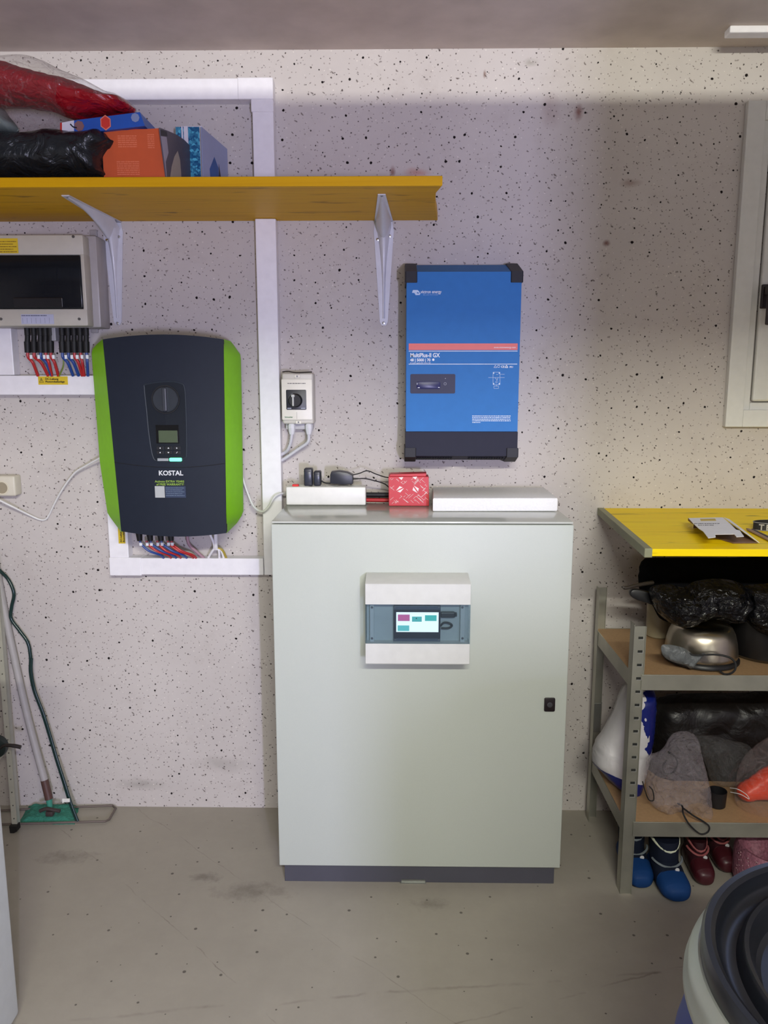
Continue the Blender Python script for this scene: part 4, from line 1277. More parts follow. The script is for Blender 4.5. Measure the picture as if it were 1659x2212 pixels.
mk.box(X0 + 0.003, X0 + 0.015, IY - 0.0036, IY - 0.003, Z0 + 0.0025, Z0 + 0.0055, 0.0003).box(X1 - 0.016, X1 - 0.003, IY - 0.0036, IY - 0.003, Z0 + 0.0025, Z0 + 0.0055, 0.0003)
mk.finish('plate_marking', M('plate_ink', S(170, 175, 190), 0.5), kpn)
tl_ = MB()
a, b = P(621, 829, IY), P(660, 829, IY)
tiny_lines(tl_, a.x, b.x, a.z, 0.0022, IY - 0.0001, 401, 0.002, 0.008)
a, b = P(641, 890, IY), P(641, 905, IY)
tl_.box(a.x, a.x + 0.0005, IY - 0.0006, IY, b.z, a.z)
tl_.finish('printed_text', M('grey_text', S(90, 88, 86), 0.5), fp)
c = P(615, 902.5, IY)
text('Schneider', 0.0062, (c.x, IY - 0.0006, c.z), fp, M('green_ink', S(50, 120, 60), 0.5), bold=0.0001)
for px_, py_ in ((642, 813), (645, 912)):
    c = P(px_, py_, IY + 0.005)
    MB().box(c.x - 0.009, c.x + 0.009, IY + 0.002, IY + 0.008, c.z - 0.005, c.z + 0.005, 0.002).finish('screw_tab', M('isolator_plate', S(226, 222, 210), 0.4), is_)
    MB().lathe([(0, -0.001), (0.0026, -0.001), (0.0028, 0.001)], (c.x, IY + 0.002, c.z), 12, 'y').finish('screw', SCREW, is_, 30)
a, b = P(610, 803.5, IY + 0.01), P(674, 803.5, IY + 0.01)
MB().tube([a, P(622, 802, IY + 0.01), P(640, 805, IY + 0.01), b], 0.0018, 8).finish('wire_clip', M('dark_clip', S(70, 66, 62), 0.3, metal=0.7), is_, 40)
lw_ = MB()
X0, X1, Z0, Z1 = rbox(617, 914, 676, 932, 2.40)
lw_.box(X0, X1, 2.40, 2.43, Z0 + 0.006, Z1 + 0.004, 0.003)
lw_.finish('cable_entry', M('entry_grey', S(188, 186, 188), 0.4), is_, 30)
for px_, ex, ey in ((630, 606, 983), (667, 606, 996)):
    c = P(px_, 915, 2.385)
    c2 = P(px_, 937, 2.385)
    gn = MB().lathe([(0.0085, c.z), (0.011, c.z - 0.004), (0.0115, c.z - 0.014), (0.010, c.z - 0.022), (0.0075, c2.z - 0.002), (0.0, c2.z - 0.002)], (c.x, 2.385, 0), 8).finish('cable_gland', M('gland_white', S(214, 214, 220), 0.35), is_)
    MB().tube([(c.x, 2.385, c2.z), P(px_ - 2, 955, 2.39), P((px_ * 0.6 + ex * 0.4) + 2, 970, 2.40), P(ex + 10, ey - 6, 2.41), P(ex - 4, ey + 2, 2.42)], 0.0052, 10).finish('cable', M('grey_cable', S(200, 199, 206), 0.45), is_, 40)

# ================================================================== GREY ELECTRICAL CABINET
cx0, cx1 = -0.3307, 0.4693
CF, CB, CZ0, CZ1 = 2.029, 2.340, 0.0616, 1.0616
ec = thing('electrical_cabinet', 'large light grey steel electrical cabinet standing on the floor', 'cabinet', ((cx0 + cx1) / 2, 2.18, 0))
CAB = M('cabinet_grey', S(184, 190, 182), 0.45, bump=0.04, bscale=500, var=0.015)
MB().box(cx0 + 0.004, cx1 - 0.004, CF + 0.020, CB, 0.058, CZ1 - 0.0005, 0.002).finish('body', CAB, ec)
MB().box(cx0, cx1, CF, CF + 0.017, CZ0, CZ1 - 0.008, 0.0025, 3).finish('door', CAB, ec, 30)
tp = MB().box(cx0 + 0.001, cx1 - 0.001, CF + 0.003, CB, CZ1 - 0.006, CZ1, 0.002).finish('top_plate', M('cabinet_top', S(190, 193, 186), 0.16, var=0.02), ec, 30)
for px_, py_ in ((647, 1084.5), (720, 1084.5), (793, 1083)):
    c = Pz(px_, py_, CZ1)
    MB().lathe([(0.0, 0.002), (0.0035, 0.002), (0.0045, 0.0)], (c.x, min(c.y, CB - 0.012), CZ1), 14).finish('screw', SCREW, tp, 40)
MB().box(cx0 + 0.012, cx1 - 0.012, CF + 0.018, CB - 0.01, 0.0, 0.0575, 0.001).finish('plinth', M('plinth_anthracite', S(72, 72, 82), 0.5, var=0.06, bscale=8), ec)
c = P(1187, 1521, CF)
lk = MB().prism(rrect(c.x - 0.0150, c.x + 0.0145, c.z - 0.0195, c.z + 0.0195, 0.004), 'y', CF - 0.006, CF, 0.0015).finish('lock', M('lock_black', S(24, 14, 18), 0.35), ec, 30)
MB().lathe([(0.0, -0.003), (0.003, -0.003), (0.0035, -0.001), (0.0065, -0.001), (0.0075, 0.0)], (c.x, CF - 0.006, c.z), 20, 'y').finish('lock_cylinder', SCREW, lk, 30)
# steel angle on the floor before the plinth
a, b = Pz(864, 1909, 0), Pz(920, 1909, 0)
an = MB().box(a.x, b.x, a.y, a.y + 0.030, 0.0, 0.003).box(a.x, b.x, a.y + 0.018, a.y + 0.021, 0.003, 0.022).box(a.x + 0.004, b.x - 0.002, a.y + 0.004, a.y + 0.012, 0.003, 0.010)
tag(an.finish('steel_bracket', STEEL), 'small zinc steel bracket on the floor against the cabinet plinth', 'bracket')

# ---- small enclosure with touch screen on the cabinet door
EY = 1.945
de = thing('display_enclosure', 'light grey enclosure with see-through band and lit screen on the cabinet door', 'enclosure', tuple(P(902, 1436, 1.99)))
ENC = M('enclosure_grey', S(212, 213, 210), 0.36)
ex0, ex1 = P(789, 1340, EY).x, P(1016, 1340, EY).x
ezt, ezb = P(900, 1262, EY).z, P(900, 1436, EY).z
wz1e, wz0e = P(900, 1306, EY).z, P(900, 1391, EY).z
MB().prism([(EY, wz1e), (EY, ezt), (EY + 0.004, ezt + 0.002), (CF - 0.014, ezt + 0.010), (CF - 0.0005, ezt + 0.010), (CF - 0.0005, wz1e)], 'x', ex0, ex1, 0.0015).finish('upper_cover', ENC, de, 30)
MB().prism([(EY, wz0e), (EY, ezb + 0.003), (EY + 0.003, ezb), (CF - 0.0005, ezb + 0.001), (CF - 0.0005, wz0e)], 'x', ex0, ex1, 0.0015).finish('lower_cover', ENC, de, 30)
bk = MB().box(ex0 + 0.003, ex1 - 0.003, CF - 0.012, CF - 0.001, wz0e - 0.001, wz1e + 0.001)
bk.box(ex0 + 0.003, ex1 - 0.003, EY + 0.030, EY + 0.034, wz0e - 0.001, wz1e + 0.001)
bk.finish('inner_plate', M('inner_grey', S(176, 184, 182), 0.45), de)
for a0, a1 in ((799, 808), (994, 1004)):
    A_, B2_ = P(a0, 1340, EY + 0.02), P(a1, 1340, EY + 0.02)
    q = MB().box(A_.x, B2_.x, EY + 0.016, EY + 0.031, wz0e - 0.0005, wz1e + 0.0005, 0.001).finish('rail', M('rail_grey', S(186, 192, 190), 0.4), de)
    for py_ in (1312, 1379):
        c = P((a0 + a1) / 2, py_, EY + 0.016)
        MB().lathe([(0.0, -0.001), (0.0032, -0.001), (0.0035, 0.001)], (c.x, EY + 0.016, c.z), 12, 'y').finish('screw', SCREW, q, 30)
CLR, nt_, b_ = new_mat('clear_band')
b_.inputs['Base Color'].default_value = S(110, 124, 132); b_.inputs['Roughness'].default_value = 0.08
tr2 = N(nt_, 'ShaderNodeBsdfTransparent'); tr2.inputs[0].default_value = (0.80, 0.86, 0.90, 1)
mx_ = N(nt_, 'ShaderNodeMixShader'); mx_.inputs[0].default_value = 0.10
nt_.links.new(tr2.outputs[0], mx_.inputs[1]); nt_.links.new(b_.outputs[0], mx_.inputs[2]); nt_.links.new(mx_.outputs[0], nt_.nodes['Material Output'].inputs['Surface'])
wb = MB().box(ex0, ex1, EY, EY + 0.0025, wz0e + 0.0008, wz1e - 0.0008)
wb.box(ex0, ex0 + 0.002, EY + 0.0025, CF - 0.013, wz0e + 0.0008, wz1e - 0.0008).box(ex1 - 0.002, ex1, EY + 0.0025, CF - 0.013, wz0e + 0.0008, wz1e - 0.0008)
wb.finish('clear_window', CLR, de)
A_, B2_ = P(851, 1318, EY + 0.014), P(951, 1379, EY + 0.014)
ts = MB().prism(rrect(A_.x, B2_.x, B2_.z, A_.z, 0.002), 'y', EY + 0.014, EY + 0.030).finish('touch_screen', M('screen_bezel', S(20, 24, 44), 0.3), de)
A_, B2_ = P(856, 1322.5, EY + 0.0135), P(947, 1365.5, EY + 0.0135)
MB().box(A_.x, B2_.x, EY + 0.0132, EY + 0.0142, B2_.z, A_.z).finish('lit_screen', emit('screen_white', (0.86, 0.95, 1.0, 1), 1.7), ts)
for (a0, b0, a1, b1, nm, cc) in ((859.5, 1327.5, 885, 1341.5, 'pink_tile', (0.72, 0.14, 0.40, 1)), (890, 1332, 911, 1343, 'teal_tile', (0.10, 0.62, 0.60, 1)), (918, 1329, 943, 1341.5, 'teal_tile', (0.06, 0.66, 0.60, 1)), (859, 1351, 884, 1363, 'pale_teal_tile', (0.16, 0.74, 0.76, 1))):
    A_, B2_ = P(a0, b0, EY + 0.013), P(a1, b1, EY + 0.013)
    MB().box(A_.x, B2_.x, EY + 0.0128, EY + 0.0133, B2_.z, A_.z).finish('screen_tile', emit(nm + str(a0), cc, 1.0), ts)
c = P(899.5, 1336, EY + 0.012)
MB().lathe([(0, -0.0002), (0.0016, -0.0002), (0.0016, 0.0004)], (c.x, EY + 0.0126, c.z), 12, 'y').finish('screen_mark', M('screen_ink', S(20, 60, 70), 0.5), ts)
MB().box(P(850, 1309, EY + 0.02).x, P(952, 1309, EY + 0.02).x, EY + 0.020, EY + 0.028, P(900, 1388, EY + 0.02).z, P(900, 1309, EY + 0.02).z, 0.001).finish('screen_mount', M('mount_slate', S(70, 80, 98), 0.4), ts)
for px_, py_ in ((853, 1311), (948, 1311), (854, 1381), (948, 1381)):
    c = P(px_, py_, EY + 0.02)
    MB().lathe([(0.0, -0.0025), (0.0022, -0.0025), (0.0024, 0.0)], (c.x, EY + 0.0195, c.z), 12, 'y').finish('screw', SCREW, ts, 30)
c0 = P(951, 1326, EY + 0.022)
MB().box(c0.x, P(983, 1326, EY + 0.022).x, EY + 0.015, EY + 0.027, c0.z - 0.009, c0.z + 0.006, 0.003).box(P(983, 1326, EY + 0.022).x, P(987, 1326, EY + 0.022).x, EY + 0.017, EY + 0.025, c0.z - 0.006, c0.z + 0.004, 0.001).finish('usb_stick', BLACK_PL, de)
c0 = P(951, 1352, EY + 0.022); c1 = P(975, 1350, EY + 0.022)
MB().tube([c0, P(960, 1345, EY + 0.022), P(972, 1347, EY + 0.022), P(976, 1352, EY + 0.022), P(968, 1357, EY + 0.022), P(953, 1357, EY + 0.022)], 0.0028, 8).finish('lead', BLACK_RUB, de, 40)

# ================================================================== ON TOP OF THE CABINET
T = CZ1 + 0.0005
ps = thing('power_strip', 'white power strip lying along the back of the cabinet top', 'power strip', tuple(P(704, 1076, 2.36)))
sx0, sx1 = P(618, 1077, 2.345).x, P(791, 1077, 2.345).x
SY0, SY1 = 2.300, 2.352
sx0, sx1 = P(618, 1077, SY0).x, P(790, 1077, SY0).x
ztS = P(700, 1052, SY0).z
zS0 = T
MB().box(sx0, sx1, SY0, SY1, zS0, ztS, 0.004, 3).finish('housing', M('strip_white', S(226, 226, 220), 0.4), ps, 30)
c = P(639, 1049, SY0 + 0.02)
MB().box(c.x - 0.010, c.x + 0.009, SY0 + 0.012, SY0 + 0.030, ztS - 0.001, ztS + 0.006, 0.002).finish('rocker_switch', M('switch_red', S(215, 50, 50), 0.3), ps)
for k in range(5):
    xx = sx0 + 0.055 + k * 0.038
    MB().lathe([(0.0, -0.0), (0.0145, 0.0), (0.0165, 0.0015), (0.018, 0.0005)], (xx, (SY0 + SY1) / 2, ztS - 0.0002), 24).finish('socket_outlet', M('outlet_grey', S(205, 206, 200), 0.4), ps, 30)
AD = M('adapter_black', S(40, 42, 52), 0.4)
def adapter(px0, py0, px1, py1, label, bev=0.006, y0=None, cable=None):
    y0 = y0 or SY0 + 0.008
    t_ = thing('power_adapter', label, 'power adapter', tuple(P((px0 + px1) / 2, py1, y0 + 0.015)), 'power adapters plugged into the power strip')
    a, b = P(px0, py0, y0), P(px1, py1, y0)
    MB().box(a.x, b.x, y0, y0 + 0.034, ztS + 0.0015, a.z, bev, 3).finish('casing', AD, t_, 40)
    MB().box(a.x + 0.003, b.x - 0.003, y0 - 0.0008, y0 + 0.004, ztS + 0.012, a.z - 0.010, 0.002).finish('front_inset', M('adapter_inset', S(52, 56, 70), 0.3), t_, 40)
    return t_
adapter(656, 1012, 675, 1048, 'tall square black power adapter, leftmost on the power strip', 0.004)
adapter(677, 1018, 693, 1048, 'narrow black power adapter, second from the left on the power strip', 0.005)
t3 = thing('power_adapter', 'wide rounded black power adapter at the right end of the power strip', 'power adapter', tuple(P(738, 1047, SY0 + 0.03)), 'power adapters plugged into the power strip')
y0 = SY0 + 0.004
pts_ = [P(x_, y_, y0) for x_, y_ in ((713, 1045), (713, 1026), (715, 1020), (732, 1018), (750, 1021), (762, 1027), (762, 1046), (740, 1047))]
MB().prism([(p.x, max(p.z, ztS + 0.001)) for p in pts_], 'y', y0, y0 + 0.042, 0.003).finish('casing', AD, t3, 40)
c = P(763, 1034, y0 + 0.018)
rl = MB()
for k in range(4):
    rl.cyl((c.x + 0.001 + k * 0.004, y0 + 0.018, c.z), (c.x + 0.003 + k * 0.004, y0 + 0.018, c.z), 0.004 - k * 0.0005, 10)
rl.cyl((c.x, y0 + 0.018, c.z), (c.x + 0.016, y0 + 0.018, c.z), 0.0016, 8)
rl.finish('strain_relief', BLACK_RUB, t3)
MB().tube([(c.x + 0.014, y0 + 0.018, c.z), P(790, 1034, 2.33), P(815, 1040, 2.34), P(832, 1046, 2.36), P(842, 1055, 2.378)], 0.0016, 8).finish('lead', BLACK_RUB, t3, 40)
MB().tube([P(755, 1027, y0 + 0.03), P(775, 1023, 2.335), P(793, 1017, 2.34), P(812, 1024, 2.35), P(830, 1030, 2.37), P(842, 1032, 2.38)], 0.0016, 8).finish('lead', BLACK_RUB, t3, 40)
MB().tube([P(693, 1038, y0 + 0.02), P(702, 1043, 2.325), P(714, 1044, 2.325)], 0.0022, 8).finish('lead', BLACK_RUB, t3, 40)
BY = 2.372
z_b = T + 0.0085
tag(MB().tube([(sx1 + 0.003 - 0.03, 2.366, T + 0.0062), (0.0, 2.364, T + 0.0062), (P(860, 1070, 2.39).x, 2.4, T + 0.0062)], 0.006, 10).finish('battery_cable', RW, None, 40),
    'thick red cable between the power strip and the red box', 'cable')
tag(MB().tube([(sx1 - 0.03, 2.374, T + 0.0215), (0.0, 2.372, T + 0.0215), (P(860, 1056, 2.39).x, 2.402, T + 0.0215)], 0.0075, 10).finish('battery_cable', BLACK_RUB, None, 40),
    'thick black cable between the power strip and the red box', 'cable')

# red carton
rb_ = thing('red_carton', 'small red cardboard box with white triangle pattern on the cabinet top', 'box', tuple(P(884, 1083, 2.33)))
RY0, RY1 = 2.290, 2.350
ra, rbp = P(840, 1080, RY0), P(927, 1080, RY0)
rzt = P(884, 1030, RY0).z
RC = M('carton_red', S(196, 46, 54), 0.45)
MB().prism([(ra.x, T), (rbp.x, T), (rbp.x - 0.002, rzt), (ra.x - 0.001, rzt)], 'y', RY0, RY1, 0.001).finish('carton', RC, rb_)
MB().prism([(ra.x + 0.001, rzt), (rbp.x - 0.010, rzt), (rbp.x - 0.008, rzt + 0.009), (ra.x + 0.004, rzt + 0.006)], 'y', RY0 + 0.010, RY1 - 0.001, 0.001).finish('top_flap', RC, rb_)
wpt = MB()
yy = RY0 - 0.0004
def bow(cx_, cz_, s_, a):
    ca, sa = math.cos(a), math.sin(a)
    def R_(p): return (cx_ + p[0] * ca - p[1] * sa, cz_ + p[0] * sa + p[1] * ca)
    wpt.prism([R_((-0.2 * s_, 0.12 * s_)), R_((-s_, 0.0)), R_((0.15 * s_, 0.75 * s_)), R_((0.75 * s_, 0.25 * s_))], 'y', yy - 0.0004, RY0)
    wpt.prism([R_((0.2 * s_, -0.12 * s_)), R_((s_, 0.0)), R_((-0.15 * s_, -0.75 * s_)), R_((-0.75 * s_, -0.25 * s_))], 'y', yy - 0.0004, RY0)
for (px_, py_, a) in ((864, 1057, 0.3), (898, 1057, -1.1)):
    c = P(px_, py_, RY0); bow(c.x, c.z, 0.0125, a)
for (px_, py_, a) in ((866, 1032, 0.3), (896, 1031, 0.1)):
    c = P(px_, py_, RY0); wpt.prism([(c.x - 0.007, c.z + 0.001), (c.x + 0.007, c.z + 0.002), (c.x + 0.002, c.z - 0.007)], 'y', yy - 0.0004, RY0)
rr_ = random.Random(4)
xa, xb, za, zb = ra.x + 0.002, rbp.x - 0.003, T + 0.002, rzt - 0.001
for k in range(110):
    x_ = rr_.uniform(xa, xb); z_ = rr_.uniform(za, zb); L_ = rr_.uniform(0.006, 0.02)
    s_ = 1 if k % 2 else -1
    x2_, z2_ = x_ + s_ * L_ * 0.75, z_ + L_ * 0.66
    if xa < x2_ < xb and z2_ < zb:
        if all((((x_ + x2_) / 2 - P(q, 1057, RY0).x) ** 2 + ((z_ + z2_) / 2 - P(q, 1057, RY0).z) ** 2) > 0.017 ** 2 for q in (864, 898)):
            wpt.tube([(x_, yy, z_), (x2_, yy, z2_)], 0.0005, 4, False)
wpt.finish('white_pattern', M('pattern_white', S(236, 225, 222), 0.5), rb_)

# white foam slab
f0, f1 = P(935, 1106, 2.19), P(1204, 1104, 2.195)
fzt = P(1000, 1076, 2.19).z
FM = M('foam_white', S(232, 232, 232), 0.9, bump=0.4, bscale=160, var=0.03)
tag(MB().prism([(f0.x, f0.y), (f1.x, f1.y + 0.003), (P(1176, 1030, 2.43).x, 2.425), (P(932, 1030, 2.43).x + 0.004, 2.425)], 'z', T, fzt, 0.004).finish('foam_slab', FM, None, 30),
    'thick white foam slab lying on the right half of the cabinet top', 'foam slab')

# ================================================================== YELLOW WORKBENCH TOP AND WHAT LIES ON IT
BZ = 1.033
YT = plank_material('yellow_bench', S(242, 200, 0), S(255, 230, 8), S(104, 78, 20), 0.15)
wk = thing('workbench', 'yellow planked workbench top with metal edge strip at the right', 'workbench', (1.1, 2.1, 1.0))
MB().prism([(0.612, 1.83), (1.75, 1.83), (1.75, D - 0.001), (0.655, D - 0.001)], 'z', BZ - 0.018, BZ, 0.0015).finish('bench_top', YT, wk)
es = MB()
es.prism([(0.594, 1.83), (0.612, 1.83), (0.655, D - 0.001), (0.636, D - 0.001)], 'z', BZ - 0.021, BZ + 0.0012, 0.001)
es.finish('edge_strip', M('edge_metal', S(138, 140, 112), 0.5, metal=0.35, var=0.1, bscale=20), wk)
for xx in (1.25, 1.68):
    MB().box(xx - 0.015, xx + 0.015, 2.0, D - 0.001, BZ - 0.03, BZ - 0.0185).box(xx - 0.015, xx + 0.015, D - 0.012, D - 0.001, 0.80, BZ - 0.03).finish('support_bracket', STEEL, wk)
# cut-open white carton
CZ = BZ + 0.026
ct = thing('cut_carton', 'white cut-open cardboard packet lying on the yellow workbench', 'carton', tuple(Pz(1560, 1160, BZ)))
WCARD = M('packet_white', S(222, 222, 226), 0.55)
KR = M('packet_brown', S(128, 98, 76), 0.7)
def zp(px_, py_, z): p = Pz(px_, py_, z); return (p.x, p.y)
outl = [(1487, 1119), (1561, 1117.5), (1577, 1131), (1590, 1144), (1598, 1145.5), (1607, 1158.5), (1591, 1159.5), (1586, 1153.5), (1545, 1154), (1546, 1160), (1530, 1162), (1519, 1147.5), (1510, 1142), (1496, 1129)]
MB().prism([zp(x_, y_, CZ) for x_, y_ in outl], 'z', CZ - 0.0012, CZ).finish('top_panel', WCARD, ct)
MB().prism([zp(x_, y_, BZ + 0.002) for x_, y_ in ((1500, 1134), (1570, 1126), (1637, 1172.5), (1584, 1173), (1545, 1161))], 'z', BZ + 0.0008, BZ + 0.002).finish('bottom_panel', KR, ct)
a = [zp(1561, 1117.5, CZ), zp(1598, 1145.5, CZ)]
sdp = MB()
v_ = [sdp.bm.verts.new(Vector((*zp(1563, 1118, CZ), CZ))), sdp.bm.verts.new(Vector((*zp(1598, 1143, CZ), CZ))), sdp.bm.verts.new(Vector((*zp(1640, 1173, BZ + 0.002), BZ + 0.002))), sdp.bm.verts.new(Vector((*zp(1612, 1150, BZ + 0.004), BZ + 0.004))), sdp.bm.verts.new(Vector((*zp(1575, 1122, BZ + 0.008), BZ + 0.008)))]
f_ = sdp.bm.faces.new(v_)
r_ = bmesh.ops.extrude_face_region(sdp.bm, geom=[f_])
for v in [g for g in r_['geom'] if isinstance(g, bmesh.types.BMVert)]:
    v.co += Vector((0.001, 0.0004, 0.0008))
sdp.finish('side_flap', WCARD, ct)
lf = MB()
v_ = [lf.bm.verts.new(Vector((*zp(1487, 1119, CZ), CZ))), lf.bm.verts.new(Vector((*zp(1496, 1129, CZ), CZ))), lf.bm.verts.new(Vector((*zp(1497, 1131.5, BZ + 0.012), BZ + 0.012))), lf.bm.verts.new(Vector((*zp(1487, 1124, BZ + 0.012), BZ + 0.012)))]
f_ = lf.bm.faces.new(v_)
r_ = bmesh.ops.extrude_face_region(lf.bm, geom=[f_])
for v in [g for g in r_['geom'] if isinstance(g, bmesh.types.BMVert)]:
    v.co += Vector((-0.001, 0, -0.001))
lf.finish('side_flap', KR, ct)
bk_ = MB()
p0, p1 = zp(1500, 1122, CZ), zp(1561, 1119, CZ)
bk_.prism([(p0[0], p0[1] + 0.002), (p1[0], p1[1] + 0.002), (p1[0], p1[1] + 0.004), (p0[0], p0[1] + 0.004)], 'z', BZ + 0.001, CZ - 0.0012)
bk_.finish('back_panel', KR, ct)
MB().prism([zp(1512, 1121, CZ), zp(1545, 1120.5, CZ), zp(1547, 1125, CZ), zp(1514, 1125.5, CZ)], 'z', CZ, CZ + 0.0004).finish('yellow_label', M('label_ochre', S(190, 165, 70), 0.5), ct)
mk = MB()
rr_ = random.Random(9)
for row, (xa_, xb_, y_) in enumerate(((1500, 1552, 1131), (1508, 1540, 1134.5))):
    x_ = xa_
    while x_ < xb_:
        w_ = rr_.uniform(1.5, 4)
        mk.prism([zp(x_, y_ - 0.6, CZ), zp(x_ + w_, y_ - 0.8, CZ), zp(x_ + w_, y_ + 0.5, CZ), zp(x_, y_ + 0.6, CZ)], 'z', CZ, CZ + 0.0003)
        x_ += w_ + rr_.uniform(0.8, 2.0)
mk.finish('handwriting', M('ink_grey', S(60, 62, 72), 0.6), ct)
# two pencils
for k, (ax, ay, bx_, by_, cc, nm) in enumerate(((1612, 1141.5, 1690, 1181, S(150, 120, 96), 'natural wood pencil lying on the workbench beside the white packet'), (1622, 1143, 1700, 1180, S(60, 40, 38), 'dark brown pencil lying behind the natural wood pencil on the workbench'))):
    z_ = BZ + 0.0042
    A_, B2_ = Pz(ax, ay, z_), Pz(bx_, by_, z_)
    d_ = (B2_ - A_).normalized()
    pt = thing('pencil', nm, 'pencil', tuple(A_), 'pencils on the yellow workbench')
    MB().tube([A_ + d_ * 0.015, B2_], 0.0038, 6, False).finish('barrel', M('pencil_%d' % k, cc, 0.4), pt)
    MB().tube([A_, A_ + d_ * 0.015], [0.0006, 0.0037], 8, False).finish('tip', M('pencil_tip', S(110, 50, 40), 0.6), pt, 30)
# rolled lettered band
c = Pz(1672, 1147, BZ)
lbn = thing('rolled_strap', 'rolled black strap with grey lettering at the right edge of the workbench', 'strap', tuple(c))
bs = MB()
n_ = 40
cx_, cy_ = c.x + 0.012, c.y + 0.02
loop = [(cx_ + 0.058 * math.cos(2 * PI * i / n_), cy_ + 0.030 * math.sin(2 * PI * i / n_)) for i in range(n_)]
li = [(cx_ + 0.0555 * math.cos(2 * PI * i / n_), cy_ + 0.0275 * math.sin(2 * PI * i / n_)) for i in range(n_)]
for i in range(n_):
    j = (i + 1) % n_
    q = [(*loop[i], BZ + .0005), (*loop[j], BZ + .0005), (*loop[j], BZ + 0.022), (*loop[i], BZ + 0.022)]
    w_ = [(*li[i], BZ + .0005), (*li[j], BZ + .0005), (*li[j], BZ + 0.022), (*li[i], BZ + 0.022)]
    vo_ = [bs.bm.verts.new(p) for p in q]; vi_ = [bs.bm.verts.new(p) for p in w_]
    bs.bm.faces.new(vo_); bs.bm.faces.new(list(reversed(vi_)))
    bs.bm.faces.new((vo_[3], vo_[2], vi_[2], vi_[3])); bs.bm.faces.new((vo_[1], vo_[0], vi_[0], vi_[1]))
bmesh.ops.remove_doubles(bs.bm, verts=bs.bm.verts, dist=1e-6)
bs.finish('band', M('strap_black', S(34, 34, 36), 0.6), lbn)
ei = MB()
for z_ in (BZ + 0.001, BZ + 0.021):
    ei.tube([(cx_ + 0.0588 * math.cos(2 * PI * i / n_), cy_ + 0.0308 * math.sin(2 * PI * i / n_), z_) for i in range(n_)], 0.0009, 5, False, True)
ei.finish('edge_piping', M('piping_grey', S(150, 150, 150), 0.5), lbn)
for chh, ang in (('T', 218), ('E', 238), ('A', 256)):
    a = math.radians(ang)
    px_, py_ = cx_ + 0.0592 * math.cos(a), cy_ + 0.0312 * math.sin(a)
    nrm = math.atan2(math.sin(a) / 0.030, math.cos(a) / 0.058)
    Rm = Matrix.Rotation(nrm + PI / 2, 4, 'Z') @ Matrix.Rotation(PI / 2, 4, 'X')
    text(chh, 0.021, (px_ - 0.006, py_, BZ + 0.0035), lbn, M('strap_letter', S(175, 172, 165), 0.6), rot=Rm, bold=0.0006)

# ================================================================== GALVANISED SHELVING RACK
RX0, RX1, RYF, RYB = 0.635, 1.52, 2.006, 2.402
RTOP = 0.785
rk = thing('shelving_rack', 'galvanised steel rack with brown boards under the yellow workbench', 'shelving rack', ((RX0 + RX1) / 2, 2.2, 0))
ZS = M('galvanised_steel', S(172, 172, 160), 0.36, metal=0.75, bump=0.06, bscale=9, var=0.2)
ZL = M('slot_lip', S(200, 202, 198), 0.3, metal=0.7)
ZD = M('slot_hole', S(30, 32, 30), 0.8)
def post(xc, yc, sx_, sy_, slots, name='post'):
    """angle profile with its outer corner at (xc, yc), flanges running sx_ and sy_ inward"""
    t = 0.0015
    mb = MB()
    mb.box(min(xc, xc + sx_ * 0.032), max(xc, xc + sx_ * 0.032), min(yc, yc + sy_ * t), max(yc, yc + sy_ * t), 0.0, RTOP)
    mb.box(min(xc, xc + sx_ * t), max(xc, xc + sx_ * t), min(yc, yc + sy_ * 0.034), max(yc, yc + sy_ * 0.034), 0.0, RTOP + 0.004)
    # folded lips
    mb.box(min(xc + sx_ * 0.0305, xc + sx_ * 0.032), max(xc + sx_ * 0.0305, xc + sx_ * 0.032), min(yc, yc + sy_ * 0.005) - (0.003 if sy_ > 0 else 0), max(yc, yc + sy_ * 0.005), 0.0, RTOP)
    mb.box(min(xc, xc + sx_ * 0.004), max(xc, xc + sx_ * 0.004), yc - 0.0012, yc + 0.0012, 0.0, RTOP)
    po = mb.finish(name, ZS, rk)
    if slots:
        z = RTOP - 0.033
        while z > 0.28:
            x_ = xc + sx_ * 0.0185
            y_ = yc - 0.0008
            lp, hl = MB(), MB()
            lp.box(x_ - 0.006, x_ + 0.008, y_ - 0.0012, y_ + 0.001, z - 0.0040, z - 0.0022).box(x_ + 0.0062, x_ + 0.008, y_ - 0.0012, y_ + 0.001, z - 0.0022, z + 0.005)
            hl.box(x_ - 0.006, x_ + 0.0062, y_ - 0.0004, y_ + 0.001, z - 0.0022, z + 0.004)
            lp.finish('slot_lip', ZL, po); hl.finish('slot', ZD, po)
            z -= 0.0378
    rv = MB()
    return po
post(RX0, RYF, 1, 1, True)
post(RX0, RYB, 1, -1, False)
post(RX1, RYF, -1, 1, True)
post(RX1, RYB, -1, -1, False)
MDF = M('fibreboard', S(178, 144, 106), 0.6, bump=0.04, bscale=120, var=0.08)
for zt in (0.651, 0.222):
    zb = zt - 0.044
    fbm = MB().box(RX0 + 0.026, RX1 - 0.026, RYF - 0.004, RYF - 0.0015, zb, zt, 0.0008)
    fbm.box(RX0 + 0.026, RX1 - 0.026, RYF - 0.0015, RYF + 0.015, zt - 0.010, zt - 0.0085)
    fbm.finish('front_beam', ZS, rk)
    MB().box(RX0 + 0.026, RX1 - 0.026, RYB - 0.001, RYB + 0.001, zb, zt).finish('rear_beam', ZS, rk)
    MB().box(RX0 + 0.002, RX0 + 0.004, RYF + 0.03, RYB - 0.03, zb, zt).finish('side_beam', ZS, rk)
    MB().box(RX1 - 0.004, RX1 - 0.002, RYF + 0.03, RYB - 0.03, zb, zt).finish('side_beam', ZS, rk)
    MB().box(RX0 + 0.004, RX1 - 0.004, RYF + 0.0002, RYB - 0.002, zt - 0.008, zt - 0.001).finish('board', MDF, rk)
